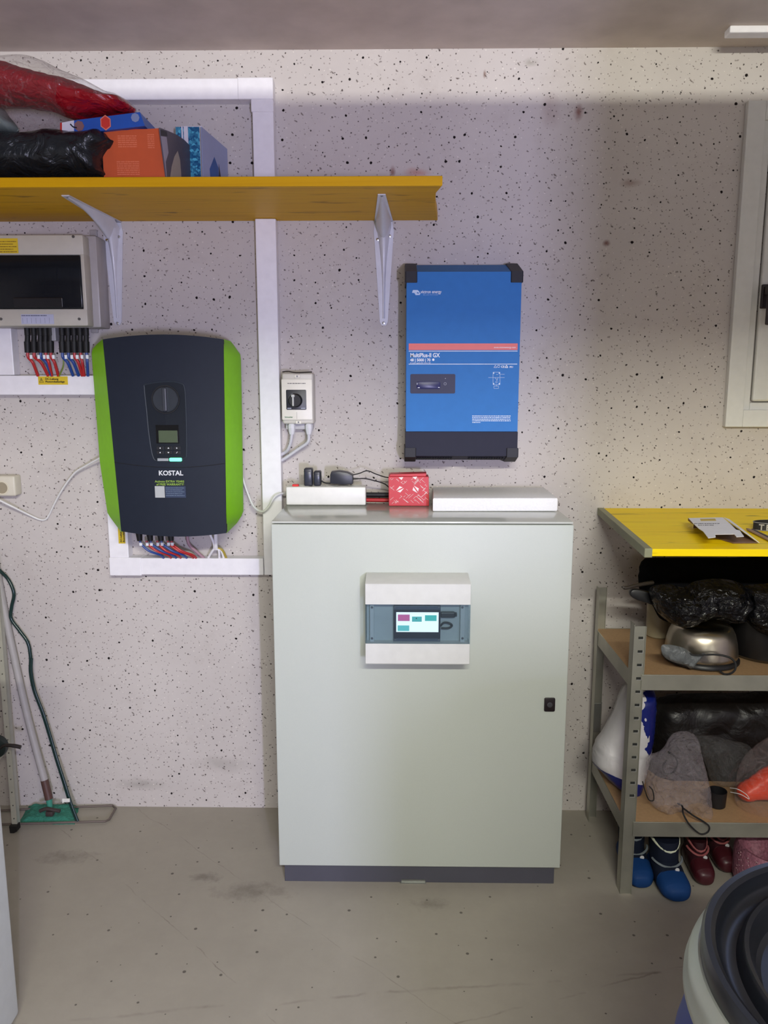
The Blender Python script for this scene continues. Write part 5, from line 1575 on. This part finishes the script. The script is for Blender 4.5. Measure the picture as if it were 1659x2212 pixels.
MB().box(RX0 + 0.004, RX0 + 0.0335, RYB - 0.0045, RYB - 0.002, 0.30, 0.40, 0.001).finish('post_joiner', STEEL, rk)

# ---- middle shelf
Z1 = 0.6515
pc_ = Pz(1515, 1440, Z1)
kx_, ky_ = P(1514, 1400, 2.125).x, 2.125
kt_ = thing('steel_kettle', 'round brushed steel pot standing upside down on the rack board', 'pot', (kx_, ky_, Z1))
MET, nt_, b_ = new_mat('brushed_steel')
b_.inputs['Base Color'].default_value = S(176, 168, 152); b_.inputs['Metallic'].default_value = 1.0; b_.inputs['Roughness'].default_value = 0.28
b_.inputs['Anisotropic'].default_value = 0.6
KTOP = P(1514, 1342, ky_).z
hK = KTOP - Z1
MB().lathe([(0.0, 0.012), (0.094, 0.012), (0.098, 0.020), (0.0975, hK * 0.25), (0.094, hK * 0.5), (0.088, hK * 0.72), (0.079, hK * 0.88), (0.068, hK * 0.96), (0.03, hK * 0.995), (0, hK)], (kx_, ky_, Z1), 64).finish('steel_body', MET, kt_, 60)
MB().lathe([(0, 0), (0.098, 0), (0.103, 0.004), (0.103, 0.010), (0.0965, 0.018), (0.093, 0.019)], (kx_, ky_, Z1), 64).finish('black_rim', BLACK_PL, kt_, 40)
GF = black_film('grey_film', S(100, 104, 106), 0.4, 0.5, 22)
o = pillow(MB(), [(1428, 1393), (1442, 1391), (1465, 1395), (1482, 1402), (1500, 1414), (1522, 1411), (1508, 1430), (1494, 1445), (1482, 1438), (1460, 1432), (1440, 1423), (1429, 1410)], 2.015, 0.010, 0.006, 0.007, 0.012, 0.004, 40, 12, lean=-0.1, zbase=0.68).finish('plastic_scrap', GF, None, 40)
tag(o, 'crumpled dark grey plastic scrap against the upturned steel pot', 'plastic scrap')
MB().tube([P(1480, 1408, 2.01), P(1500, 1415, 2.008), P(1545, 1414, 2.006), P(1575, 1420, 2.0), P(1588, 1432, 1.995), P(1588, 1446, 1.99), P(1578, 1455, 1.992), P(1565, 1456, 2.0), P(1555, 1450, 2.01)], 0.0028, 8).finish('cord', BLACK_RUB, kt_, 40)
jx = P(1424, 1340, 2.33).x
jr = thing('storage_jar', 'pale beige jar standing behind the black bag on the rack', 'jar', (jx, 2.33, Z1))
MB().lathe([(0, 0), (0.034, 0), (0.038, 0.004), (0.038, 0.10), (0.032, 0.115), (0.0, 0.115)], (jx, 2.33, Z1), 32).finish('jar_body', M('jar_beige', S(165, 155, 128), 0.3), jr, 40)
MB().lathe([(0, 0.1155), (0.034, 0.1155), (0.034, 0.135), (0, 0.136)], (jx, 2.33, Z1), 32).finish('lid', M('jar_lid', S(120, 112, 92), 0.4), jr, 40)
bpx = P(1655, 1400, 2.16).x
bp_ = thing('black_pot', 'black round cooking pot at the right end of the rack board', 'pot', (bpx, 2.17, Z1))
MB().lathe([(0, 0.004), (0.085, 0.0), (0.102, 0.012), (0.110, 0.10), (0.114, 0.125), (0.110, 0.126), (0.104, 0.100), (0.0, 0.09)], (bpx, 2.17, Z1), 48).finish('pot_body', M('enamel_black', S(20, 19, 20), 0.35), bp_, 40)
MB().tube([(bpx - 0.111, 2.15, Z1 + 0.10), (bpx - 0.135, 2.155, Z1 + 0.105), (bpx - 0.135, 2.185, Z1 + 0.105), (bpx - 0.111, 2.19, Z1 + 0.10)], 0.005, 8).finish('handle', BLACK_PL, bp_, 40)
BF = black_film('bin_bag_black', (0.003, 0.003, 0.004, 1), 0.16, 0.9, 26)
BF.node_tree.nodes['Principled BSDF'].inputs['Specular IOR Level'].default_value = 0.35
BC = M('black_cloth', (0.004, 0.004, 0.005, 1), 0.95, bump=0.3, bscale=60, var=0.2, spec=0.05)
o = pillow(MB(), [(1396, 1207), (1450, 1205), (1560, 1205), (1700, 1205), (1730, 1250), (1720, 1300), (1600, 1345), (1500, 1350), (1432, 1340), (1408, 1306), (1386, 1284), (1379, 1258), (1384, 1228)], 2.27, 0.10, 0.10, 0.016, 0.09, 0.006, 10, 21).finish('cloth_bag', BC, None, 60)
tag(o, 'dull black cloth bag squeezed right under the workbench top', 'bag')
o = pillow(MB(), [(1404, 1270), (1440, 1262), (1478, 1268), (1500, 1256), (1545, 1250), (1590, 1256), (1612, 1272), (1622, 1300), (1612, 1322), (1600, 1342), (1575, 1345), (1550, 1338), (1515, 1340), (1490, 1352), (1462, 1352), (1440, 1340), (1420, 1322), (1408, 1298)], 2.085, 0.065, 0.03, 0.009, 0.05, 0.012, 19, 22).finish('bin_bag', BF, None, 40)
tag(o, 'glossy black bin bag draped over the steel pot', 'bag')
o = pillow(MB(), [(1606, 1268), (1640, 1262), (1720, 1262), (1740, 1330), (1720, 1385), (1680, 1380), (1655, 1372), (1640, 1366), (1622, 1352), (1606, 1330), (1612, 1300)], 2.06, 0.05, 0.03, 0.010, 0.05, 0.012, 19, 27).finish('bin_bag', BF, None, 40)
tag(o, 'glossy black bin bag hanging over the black pot at the right edge', 'bag')
# pan handles poking out at the left
hm = MB().tube([P(1345, 1268, 2.12), P(1352, 1270, 2.12), P(1372, 1265, 2.13), P(1410, 1258, 2.16)], [0.004, 0.0055, 0.0055, 0.0055, 0.0055, 0.006], 8)
tag(hm.finish('utensil_handle', M('handle_dark', S(52, 46, 42), 0.4), None, 40), 'thin dark utensil handle poking out left above the rack', 'utensil')
MBp = MB().prism([(P(x_, y_, 2.12).x, P(x_, y_, 2.12).z) for x_, y_ in smooth_poly([(1361, 1280), (1366, 1274), (1382, 1274), (1412, 1284), (1412, 1306), (1396, 1302), (1376, 1296), (1363, 1288)], 4)], 'y', 2.115, 2.135, 0.004)
tag(MBp.finish('pan_handle', BLACK_PL, None, 40), 'flat black oval pan handle poking out below the thin utensil handle', 'pan handle')

# ---- lower shelf
Z2 = 0.2225
def bag_print():
    m, nt, b = new_mat('white_blue_bag')
    L = nt.links
    tc = N(nt, 'ShaderNodeTexCoord'); sx = N(nt, 'ShaderNodeSeparateXYZ'); L.new(tc.outputs['Object'], sx.inputs[0])
    nz = N(nt, 'ShaderNodeTexNoise', Scale=26.0, Detail=1.0, Distortion=1.0); L.new(tc.outputs['Object'], nz.inputs['Vector'])
    low = mathn(nt, 'LESS_THAN', mathn(nt, 'ADD', sx.outputs[2], mathn(nt, 'MULTIPLY', sx.outputs[0], 0.35)), 0.080)
    e = mathn(nt, 'ADD', mathn(nt, 'ADD', sx.outputs[0], mathn(nt, 'MULTIPLY', sx.outputs[2], 0.10)), mathn(nt, 'MULTIPLY_ADD', nz.outputs['Fac'], 0.10, -0.05))
    right = mathn(nt, 'MULTIPLY', mathn(nt, 'GREATER_THAN', e, 0.058), mathn(nt, 'GREATER_THAN', mathn(nt, 'ADD', sx.outputs[2], mathn(nt, 'MULTIPLY', nz.outputs['Fac'], 0.05)), 0.190))
    f = mathn(nt, 'MAXIMUM', low, right)
    L.new(mixc(nt, f, S(205, 203, 205), S(14, 30, 112)), b.inputs['Base Color'])
    b.inputs['Roughness'].default_value = 0.3
    n2 = N(nt, 'ShaderNodeTexNoise', Scale=16.0, Detail=3.0, Distortion=1.0); L.new(tc.outputs['Object'], n2.inputs['Vector'])
    bp = N(nt, 'ShaderNodeBump', Strength=0.35, Distance=0.01); L.new(n2.outputs['Fac'], bp.inputs['Height']); L.new(bp.outputs['Normal'], b.inputs['Normal'])
    return m
o = pillow(MB(), [(1352, 1482), (1395, 1482), (1416, 1500), (1414, 1560), (1407, 1612), (1393, 1672), (1385, 1700), (1375, 1722), (1350, 1712), (1322, 1692), (1300, 1668), (1283, 1652), (1279, 1635), (1288, 1606), (1304, 1584), (1326, 1540)], 2.19, 0.06, 0.07, 0.010, 0.05, 0.005, 14, 31).finish('printed_bag', bag_print(), None, 50)
tag(o, 'white plastic bag with dark blue print standing behind the rack post', 'bag')
DKF = black_film('dark_sack_film', (0.007, 0.006, 0.006, 1), 0.4, 0.6, 9)
o = pillow(MB(), [(1412, 1520), (1450, 1502), (1520, 1497), (1600, 1497), (1720, 1497), (1740, 1640), (1640, 1690), (1560, 1700), (1480, 1700), (1405, 1690), (1400, 1600)], 2.31, 0.07, 0.06, 0.018, 0.06, 0.010, 10, 33).finish('sack', DKF, None, 60)
tag(o, 'big black sack filling the back of the lower rack board', 'sack')
CF1 = plastic_film('clear_crumpled_film', S(205, 196, 205), 0.12, 1.0, 34, 0.55)
o = pillow(MB(), [(1398, 1640), (1430, 1622), (1452, 1590), (1480, 1580), (1505, 1592), (1518, 1640), (1530, 1690), (1535, 1740), (1540, 1768), (1515, 1764), (1480, 1748), (1440, 1752), (1408, 1738), (1396, 1700)], 2.075, 0.045, 0.03, 0.006, 0.04, 0.018, 34, 35).finish('clear_bag', CF1, None, 30)
tag(o, 'crumpled clear plastic bag in the middle of the lower rack board', 'bag')
CF2 = plastic_film('grey_crumpled_film', S(150, 150, 150), 0.07, 1.0, 26, 0.4)
o = pillow(MB(), [(1500, 1600), (1530, 1590), (1580, 1600), (1620, 1612), (1628, 1650), (1600, 1665), (1578, 1690), (1540, 1692), (1524, 1650)], 2.16, 0.045, 0.04, 0.008, 0.04, 0.012, 22, 36).finish('clear_bag', CF2, None, 30)
tag(o, 'smoky clear bag lying behind the small black cup on the lower board', 'bag')
cpx = P(1555, 1710, 2.075).x
cu2 = MB().lathe([(0, 0.0), (0.021, 0.0), (0.024, 0.003), (0.026, 0.048), (0.0245, 0.048), (0.022, 0.006), (0, 0.005)], (cpx, 2.09, Z2), 32)
tag(cu2.finish('black_cup', BLACK_PL, None, 40), 'small black cup standing on the lower rack board', 'cup')
ogb = thing('orange_item_bag', 'clear bag holding something bright orange at the right of the lower rack board', 'bag', tuple(P(1650, 1770, 2.06)))
pillow(MB(), [(1592, 1705), (1625, 1680), (1665, 1655), (1730, 1640), (1740, 1700), (1690, 1722), (1640, 1725), (1605, 1728)], 2.10, 0.03, 0.03, 0.009, 0.03, 0.006, 14, 41).finish('orange_content', M('bright_orange', S(225, 62, 18), 0.4, bump=0.3, bscale=20), ogb, 50)
pillow(MB(), [(1590, 1705), (1600, 1660), (1630, 1620), (1680, 1590), (1750, 1585), (1760, 1720), (1750, 1768), (1700, 1780), (1640, 1775), (1604, 1755), (1588, 1730)], 2.09, 0.055, 0.05, 0.010, 0.06, 0.008, 18, 42).finish('clear_film', plastic_film('pinkish_film', S(200, 185, 185), 0.07, 0.8, 22, 0.35), ogb, 50)
tag(MB().tube([P(1443, 1624, 2.05), P(1458, 1635, 2.045), P(1463, 1652, 2.045), P(1454, 1668, 2.045), P(1438, 1672, 2.05), P(1432, 1655, 2.05), P(1440, 1642, 2.05)], 0.0022, 8).finish('black_strap', BLACK_RUB, None, 40), 'black elastic loop on the clear bag beside the printed bag', 'strap')
tag(MB().tube([P(1463, 1735, 2.03), P(1474, 1742, 2.022), P(1476, 1758, 1.993), P(1490, 1782, 1.985), P(1512, 1801, 1.985), P(1528, 1798, 1.985), P(1532, 1786, 1.985), P(1520, 1775, 1.99), P(1498, 1762, 1.995), P(1476, 1746, 2.02)], 0.0024, 8).finish('black_strap', BLACK_RUB, None, 40), 'black loop of strap hanging over the front beam of the lower board', 'strap')
tag(MB().tube([P(1388, 1688, 2.04), P(1394, 1710, 2.035), P(1402, 1728, 2.035), P(1412, 1728, 2.035), P(1410, 1708, 2.035), P(1402, 1698, 2.04)], 0.0016, 8).finish('black_strap', BLACK_RUB, None, 40), 'thin black loop of strap beside the bottom of the printed bag', 'strap')
tag(MB().tube([P(1577, 1702, 2.06), P(1594, 1705, 2.035), P(1612, 1716, 2.03), P(1618, 1726, 2.03), P(1600, 1716, 2.035), P(1578, 1711, 2.06)], 0.0011, 6).finish('white_string', WC, None, 40), 'thin white string loop between the black cup and the orange bag', 'string')

# ================================================================== SHOES UNDER THE RACK
def shoe(xc, ytoe, length, w, hshaft, m_toe, m_up, m_trim, label, group, rot=0.0, cuff=True, name='boot'):
    t = thing(name, label, name, (xc, ytoe + length / 2, 0), group)
    def T_(p):
        x, y = p[0], p[1] - length / 2
        return Vector((xc + x * math.cos(rot) - y * math.sin(rot), ytoe + length / 2 + x * math.sin(rot) + y * math.cos(rot), p[2]))
    def loft(rings, mat, nm, cap=True):
        mb = MB()
        R_ = []
        for (y, z, rx, ry, tilt) in rings:
            ring = []
            for k in range(28):
                a = 2 * PI * k / 28
                sx2 = math.copysign(abs(math.cos(a)) ** 0.8, math.cos(a)); sz2 = math.copysign(abs(math.sin(a)) ** 0.8, math.sin(a))
                u, v = rx * sx2, ry * sz2
                ring.append(mb.bm.verts.new(T_((u, y + v * math.sin(tilt), max(0.0004, z + v * math.cos(tilt))))))
            R_.append(ring)
        for A_, B2_ in zip(R_, R_[1:]):
            for k in range(28):
                mb.bm.faces.new((A_[k], A_[(k + 1) % 28], B2_[(k + 1) % 28], B2_[k]))
        if cap:
            mb.bm.faces.new(R_[0]); mb.bm.faces.new(list(reversed(R_[-1])))
        return mb.finish(nm, mat, t, 50)
    L_ = length
    toe = []
    for i in range(22):
        s_ = i / 21 * 0.68
        y = L_ * 0.50 * s_
        grow = math.sqrt(max(0.0, 1 - (1 - min(1, s_ * 2.2 + 0.02)) ** 2))
        ridge = 0.0010 * (i % 2) if i > 6 else 0.0
        toe.append((y, 0.026 + 0.012 * s_, w * (0.35 + 0.65 * grow) + ridge, (0.024 + 0.012 * s_) * (0.45 + 0.55 * grow) + ridge, 0.0))
    loft(toe, m_toe, 'toe_cap')
    up = [(L_ * 0.33, 0.0345, w * 0.985, 0.0325, 0.0), (L_ * 0.38, 0.036, w * 1.0, 0.034, 0.0), (L_ * 0.45, 0.039, w * 1.0, 0.038, 0.0)]
    for i in range(12):
        s_ = i / 11
        a = s_ * PI / 2
        y = L_ * 0.49 + L_ * 0.22 * math.sin(a)
        z = 0.040 + (hshaft - 0.040) * (1 - math.cos(a)) 
        rx = w * (1.0 - 0.12 * s_)
        ry = 0.040 + 0.012 * s_
        up.append((y, z, rx, ry, a))
    up.append((L_ * 0.72, hshaft + 0.02, w * 0.90, 0.050, PI / 2))
    loft(up, m_up, 'upper')
    heel = [(L_ * 0.45, 0.028, w * 0.9, 0.027, 0), (L_ * 0.7, 0.03, w * 0.86, 0.029, 0), (L_ * 0.92, 0.032, w * 0.78, 0.031, 0), (L_ * 1.0, 0.034, w * 0.5, 0.026, 0)]
    loft(heel, m_toe, 'heel_part')
    st_ = MB().tube([T_((w * 1.02 * math.cos(a), L_ * 0.50 - 0.030 * math.sin(a) + 0.01, 0.074 + 0.012 * math.cos(2 * a) * 0.5)) for a in [PI * i / 10 for i in range(11)]], 0.0032, 6)
    st_.finish('strap_line', m_trim, t, 40)
    pb_ = T_((w * 0.35, L_ * 0.40 - 0.012, 0.066))
    MB().lathe([(0, -0.003), (0.0055, -0.002), (0.0065, 0.0)], tuple(pb_), 16, 'y').finish('button', M('button_white', S(196, 196, 196), 0.4), t, 30)
    if cuff:
        zc_ = hshaft + 0.0205
        MB().tube([T_((w * 0.93 * math.cos(2 * PI * i / 20), L_ * 0.72 + 0.052 * math.sin(2 * PI * i / 20), zc_ - 0.003 - 0.022 * max(0, -math.sin(2 * PI * i / 20)) ** 2)) for i in range(20)], 0.0042, 8, False, True).finish('cuff', cuff if cuff is not True else m_trim, t, 40)
    return t
BT, BU = M('boot_blue', S(18, 56, 108), 0.6, bump=0.1, spec=0.2), M('boot_navy', S(20, 26, 42), 0.65, bump=0.15, bscale=60, spec=0.2)
TRM = M('boot_trim', S(110, 118, 122), 0.5)
b1x, b2x = P(1384, 1900, 2.03).x, P(1462, 1925, 1.97).x
shoe(b1x + 0.002, Pz(1385, 1925, 0).y - 0.002, 0.18, 0.039, 0.115, BT, BU, TRM, 'blue and navy child boot standing next to the front rack post', 'blue boots under the rack')
shoe(b2x, Pz(1465, 1955, 0).y - 0.002, 0.18, 0.042, 0.115, BT, BU, TRM, 'blue and navy child boot with white cuff, nearest of the shoes under the rack', 'blue boots under the rack', 0.06, M('cuff_white', S(200, 204, 180), 0.5))
RTm, RUm = M('shoe_maroon', S(66, 20, 28), 0.4, bump=0.1), M('shoe_dark_red', S(44, 12, 20), 0.45, bump=0.15, bscale=40)
shoe(P(1518, 1900, 2.06).x, 2.03, 0.15, 0.030, 0.085, RTm, RUm, M('shoe_pink', S(150, 84, 84), 0.5), 'dark red child shoe just right of the cuffed blue boot', 'dark red shoes under the rack', 0.0, True, 'shoe')
shoe(P(1572, 1870, 2.10).x, 2.09, 0.15, 0.030, 0.085, RTm, RUm, M('shoe_pink', S(150, 84, 84), 0.5), 'dark red child shoe half hidden behind the barrel lid', 'dark red shoes under the rack', 0.05, True, 'shoe')
pk = thing('furry_slipper', 'pink glittering furry slipper behind the blue barrel', 'slipper', tuple(P(1640, 1900, 2.02)))
PKM = M('pink_fur', S(150, 96, 112), 0.5, bump=1.0, bscale=120, var=0.3)
sx_ = P(1650, 1860, 2.03).x
sl_ = MB()
sl_.lathe([(0.0, 0.0), (0.055, 0.0), (0.062, 0.02), (0.060, 0.075), (0.053, 0.095), (0.044, 0.092), (0.040, 0.06), (0, 0.03)], (0, 0, 0), 40)
for v in sl_.bm.verts:
    k = noise.noise(v.co * 60) * 0.005
    v.co = Vector((sx_ + v.co.x * (1.1 + k * 6), 2.05 + v.co.y * 1.5, 0.001 + v.co.z * (1 + k * 8) * 1.3))
sl_.finish('fur_body', PKM, pk, 60)
rr_ = random.Random(12)
gt = MB()
for k in range(60):
    a = rr_.uniform(PI, 2 * PI)
    gt.box(*(lambda c: (c.x - .0012, c.x + .0012, c.y - .0012, c.y + .0012, c.z - .0012, c.z + .0012))(Vector((sx_ + 0.067 * math.cos(a), 2.05 + 0.092 * math.sin(a), rr_.uniform(0.03, 0.122)))))
gt.finish('sequins', M('sequin_pink', S(225, 190, 195), 0.2, metal=0.5), pk)

# ================================================================== BLUE BARREL
bcx, bcy, bz = 0.578, 0.760, 0.785
br = thing('plastic_barrel', 'blue plastic barrel with black lid and steel clamp ring at the lower right', 'barrel', (bcx, bcy, 0))
MB().lathe([(0, 0.0), (0.20, 0.0), (0.222, 0.012), (0.232, 0.06), (0.246, 0.10), (0.250, 0.20), (0.246, 0.24), (0.250, 0.28), (0.252, 0.50), (0.247, 0.54), (0.252, 0.58), (0.250, 0.63), (0.243, 0.66), (0.226, 0.705), (0.222, 0.73), (0.222, 0.748), (0.2, 0.735), (0, 0.735)], (bcx, bcy, 0), 96).finish('drum', M('drum_blue', S(24, 52, 140), 0.42, bump=0.03, bscale=30), br, 40)
MB().lathe([(0.224, bz - 0.072), (0.2400, bz - 0.072), (0.2445, bz - 0.066), (0.2445, bz - 0.056), (0.241, bz - 0.050), (0.2415, bz - 0.044), (0.238, bz - 0.034), (0.230, bz - 0.026), (0.226, bz - 0.026), (0.226, bz - 0.072)], (bcx, bcy, 0), 96).finish('clamp_ring', M('clamp_steel', S(176, 182, 174), 0.38, metal=0.6, var=0.06, bscale=8), br, 40)
LB = M('lid_black', S(24, 26, 32), 0.3, bump=0.02, bscale=20)
LZ = bz
MB().lathe([(0.226, LZ - 0.036), (0.2275, LZ - 0.020), (0.2275, LZ - 0.006), (0.224, LZ), (0.217, LZ), (0.212, LZ - 0.004), (0.209, LZ - 0.020), (0.203, LZ - 0.026), (0.196, LZ - 0.028), (0.188, LZ - 0.026), (0.184, LZ - 0.012), (0.180, LZ - 0.008), (0.175, LZ - 0.010),
            (0.170, LZ - 0.020), (0.166, LZ - 0.036), (0.160, LZ - 0.041), (0.140, LZ - 0.0415), (0, LZ - 0.0415)], (bcx, bcy, 0), 128).finish('lid', LB, br, 35)
c = Pz(1537, 2206, bz - 0.05)
lv = MB().box(c.x - 0.012, c.x + 0.012, c.y - 0.006, c.y + 0.006, bz - 0.072, bz - 0.050, 0.003)
lv.finish('clamp_bolt', CHROME, br)

# ================================================================== WHITE APPLIANCE AT THE LOWER LEFT
ap = thing('chest_freezer', 'white appliance whose smooth side shows at the lower left edge', 'appliance', (-1.12, 1.25, 0))
MB().box(-1.45, -0.850, 0.98, 1.548, 0.012, 0.86, 0.012, 4).finish('body', M('appliance_white', S(205, 210, 212), 0.3), ap, 40)
MB().box(-1.455, -0.848, 0.975, 1.552, 0.862, 0.92, 0.012, 4).finish('lid', M('appliance_white', S(205, 210, 212), 0.3), ap, 40)
for xx in (-1.40, -0.90):
    for yy_ in (1.03, 1.49):
        MB().cyl((xx, yy_, 0), (xx, yy_, 0.0125), 0.02, 16).finish('foot', BLACK_PL, ap)

# ================================================================== LADDER, MOP, HOSE AT THE LEFT
la = thing('ladder', 'narrow aluminium ladder leaning on the wall at the left edge', 'ladder', (-1.4, 2.35, 0))
AL = M('ladder_aluminium', S(196, 196, 188), 0.45, metal=0.35)
foot, top_ = P(33, 1788, 2.288), P(0, 1395, 2.40)
foot = Vector((-1.222, 2.288, 0.012))
top_ = P(1, 1400, 2.372)
dr_ = (top_ - foot).normalized()
t_end = foot + dr_ * 1.15
def rail(base, end, nm):
    mb = MB()
    ax = (end - base).normalized()
    sd = Vector((1, 0, 0)); sd = (sd - ax * sd.dot(ax)).normalized()
    fr_ = ax.cross(sd).normalized()
    for (w0, w1, d0, d1) in ((-0.0085, 0.0085, -0.0012, 0.0012), (-0.0085, -0.006, 0.0, 0.020), (0.006, 0.0085, 0.0, 0.020)):
        b3 = bmesh.new()
        bmesh.ops.create_cube(b3, size=1)
        for v in b3.verts:
            a_ = base if v.co.z < 0 else end
            v.co = a_ + sd * (w0 if v.co.x < 0 else w1) - fr_ * (d0 if v.co.y < 0 else d1) * (-1)
        mb.merge(b3)
    o_ = mb.finish(nm, AL, la)
    hl_ = MB()
    for k in range(26):
        p = base + ax * (0.03 + k * 0.0425)
        hl_.lathe([(0, -0.0016), (0.0022, -0.0016), (0.0022, 0.0)], tuple(p + Vector((0, -0.0005, 0))), 10, 'y')
    hl_.finish('rail_holes', M('hole_dark', S(90, 88, 84), 0.7), o_)
    q = MB().prism([(base.x - 0.011, 0.0), (base.x + 0.002, -0.0), (base.x + 0.012, 0.006), (base.x + 0.012, 0.024), (base.x - 0.012, 0.024)], 'y', base.y - 0.013, base.y + 0.013, 0.001)
    q.finish('rubber_foot', BLACK_RUB, o_)
    return o_
rail(foot, t_end, 'rail')
rail(foot + Vector((-0.34, 0, 0)), t_end + Vector((-0.34, 0, 0)), 'rail')
for k in range(4):
    p = foot + dr_ * (0.25 + 0.25 * k)
    MB().tube([p + Vector((-0.332, 0.008, 0)), p + Vector((-0.008, 0.008, 0))], 0.012, 12, False).finish('rung', AL, la, 40)
ry = 2.25
rc = P(-8, 1612, ry)
ree = thing('crank_reel', 'dark round reel with a short crank handle at the left edge', 'reel', tuple(rc))
MB().lathe([(0, -0.014), (0.026, -0.014), (0.034, -0.010), (0.036, 0.0), (0.034, 0.010), (0, 0.014)], tuple(rc), 32, 'y').finish('disc', M('reel_green', S(30, 44, 44), 0.45), ree, 40)
MB().tube([rc + Vector((0.02, -0.012, 0.0)), P(10, 1610, ry - 0.014), P(30, 1611, ry - 0.014), P(45, 1614, ry - 0.014)], [0.0045, 0.0045, 0.0055, 0.006, 0.006], 10).finish('crank_handle', M('crank_dark', S(40, 34, 32), 0.5), ree, 40)
MB().tube([P(12, 1620, ry), P(6, 1630, ry), P(-12, 1650, ry)], 0.004, 8).finish('strut', AL, ree, 40)
mo = thing('floor_mop', 'flat floor mop with pale grey pole and green pad leaning on the wall', 'mop', tuple(Pz(105, 1765, 0)))
pole0, pole1 = P(-14, 1180, 2.425), P(102, 1742, 2.345)
MB().tube([pole0, P(-4, 1245, 2.425), P(20, 1370, 2.41), P(60, 1550, 2.385), P(100, 1700, 2.352)], 0.0115, 12).finish('pole', M('pole_grey', S(166, 162, 160), 0.5), mo, 40)
MB().tube([P(96, 1685, 2.354), P(106, 1726, 2.346)], [0.0125, 0.0125], 14, False).finish('brown_sleeve', M('sleeve_brown', S(84, 58, 52), 0.5), mo, 40)
MB().tube([P(106, 1726, 2.346), P(108, 1745, 2.343)], [0.010, 0.008], 12, False).finish('joint', M('mop_teal', S(62, 140, 120), 0.5), mo, 40)
hj = P(108, 1750, 2.335)
MB().tube([P(86, 1752, 2.33), P(100, 1747, 2.33), P(118, 1750, 2.33), P(130, 1752, 2.33)], 0.006, 8).box(hj.x - 0.012, hj.x + 0.012, 2.325, 2.345, 0.028, 0.045, 0.003).finish('hinge', M('hinge_brown', S(60, 50, 48), 0.5), mo, 40)
pad = MB()
pq_ = [Pz(x_, y_, 0.012) for x_, y_ in ((40, 1779), (60, 1748), (165, 1746), (168, 1771), (120, 1779))]
def padf(u, v):
    A_ = Pz(38, 1781, 0.0); B2_ = Pz(162, 1781, 0.0); C_ = Pz(62, 1741, 0.0); D_ = Pz(172, 1739, 0.0)
    p = A_.lerp(B2_, u).lerp(C_.lerp(D_, u), v)
    ed_ = min(1.0, 6 * min(u, 1 - u, v, 1 - v))
    n_1 = noise.noise(Vector((p.x * 60, p.y * 60, 3)))
    return Vector((p.x + n_1 * 0.005, min(p.y + n_1 * 0.004, D - 0.008), 0.001 + 0.014 * ed_ + 0.008 * abs(noise.noise(Vector((p.x * 25, p.y * 40, 7)))) * ed_))
pad.quadgrid(padf, 40, 24)
g0 = [v for v in pad.bm.verts]
ret = bmesh.ops.extrude_face_region(pad.bm, geom=list(pad.bm.faces))
for v in [g for g in ret['geom'] if isinstance(g, bmesh.types.BMVert)]:
    v.co.z = 0.0005
pad.finish('mop_pad', M('mop_green', S(52, 128, 108), 0.9, bump=0.8, bscale=150, var=0.2), mo, 60)
MB().tube([Pz(-20, 1752, 0.006), Pz(120, 1745, 0.008), Pz(243, 1740, 0.008), Pz(250, 1746, 0.008), Pz(236, 1770, 0.008), Pz(228, 1774, 0.008), Pz(60, 1779, 0.008), Pz(-20, 1782, 0.006)], 0.0038, 8, False).finish('wire_frame', M('wire_grey', S(118, 108, 102), 0.5, metal=0.5), mo, 40)
HG = M('hose_green', S(18, 46, 44), 0.25, var=0.1)
hs_pts = [(-12, 1220, 2.425), (0, 1233, 2.425), (18, 1252, 2.42), (30, 1282, 2.415), (25, 1312, 2.415), (24, 1336, 2.415), (42, 1362, 2.413), (60, 1388, 2.41), (66, 1420, 2.405), (66, 1452, 2.40), (74, 1492, 2.395), (92, 1540, 2.385), (108, 1592, 2.375), (122, 1640, 2.362), (138, 1690, 2.345), (152, 1735, 2.332), (166, 1772, 2.322)]
ho = thing('garden_hose', 'dark green hose hanging in waves down the wall beside the mop pole', 'hose', tuple(P(166, 1775, 2.322)))
MB().tube([P(*p) for p in hs_pts], 0.0056, 10).finish('hose', HG, ho, 40)
hp2 = [(p[0] + 2.5 + (1.5 if i > 8 else 0), p[1] + 2, p[2] - 0.008) for i, p in enumerate(hs_pts[8:])]
MB().tube([P(*p) for p in hp2], 0.0040, 10).finish('hose_strand', HG, ho, 40)
c = P(144, 1728, 2.315)
MB().box(c.x - 0.011, c.x + 0.011, c.y - 0.004, c.y, c.z - 0.006, c.z + 0.006, 0.001).box(c.x - 0.013, c.x - 0.009, c.y - 0.005, c.y, c.z - 0.009, c.z + 0.006, 0.001).finish('white_tag', M('tag_white', S(222, 222, 216), 0.5), ho)
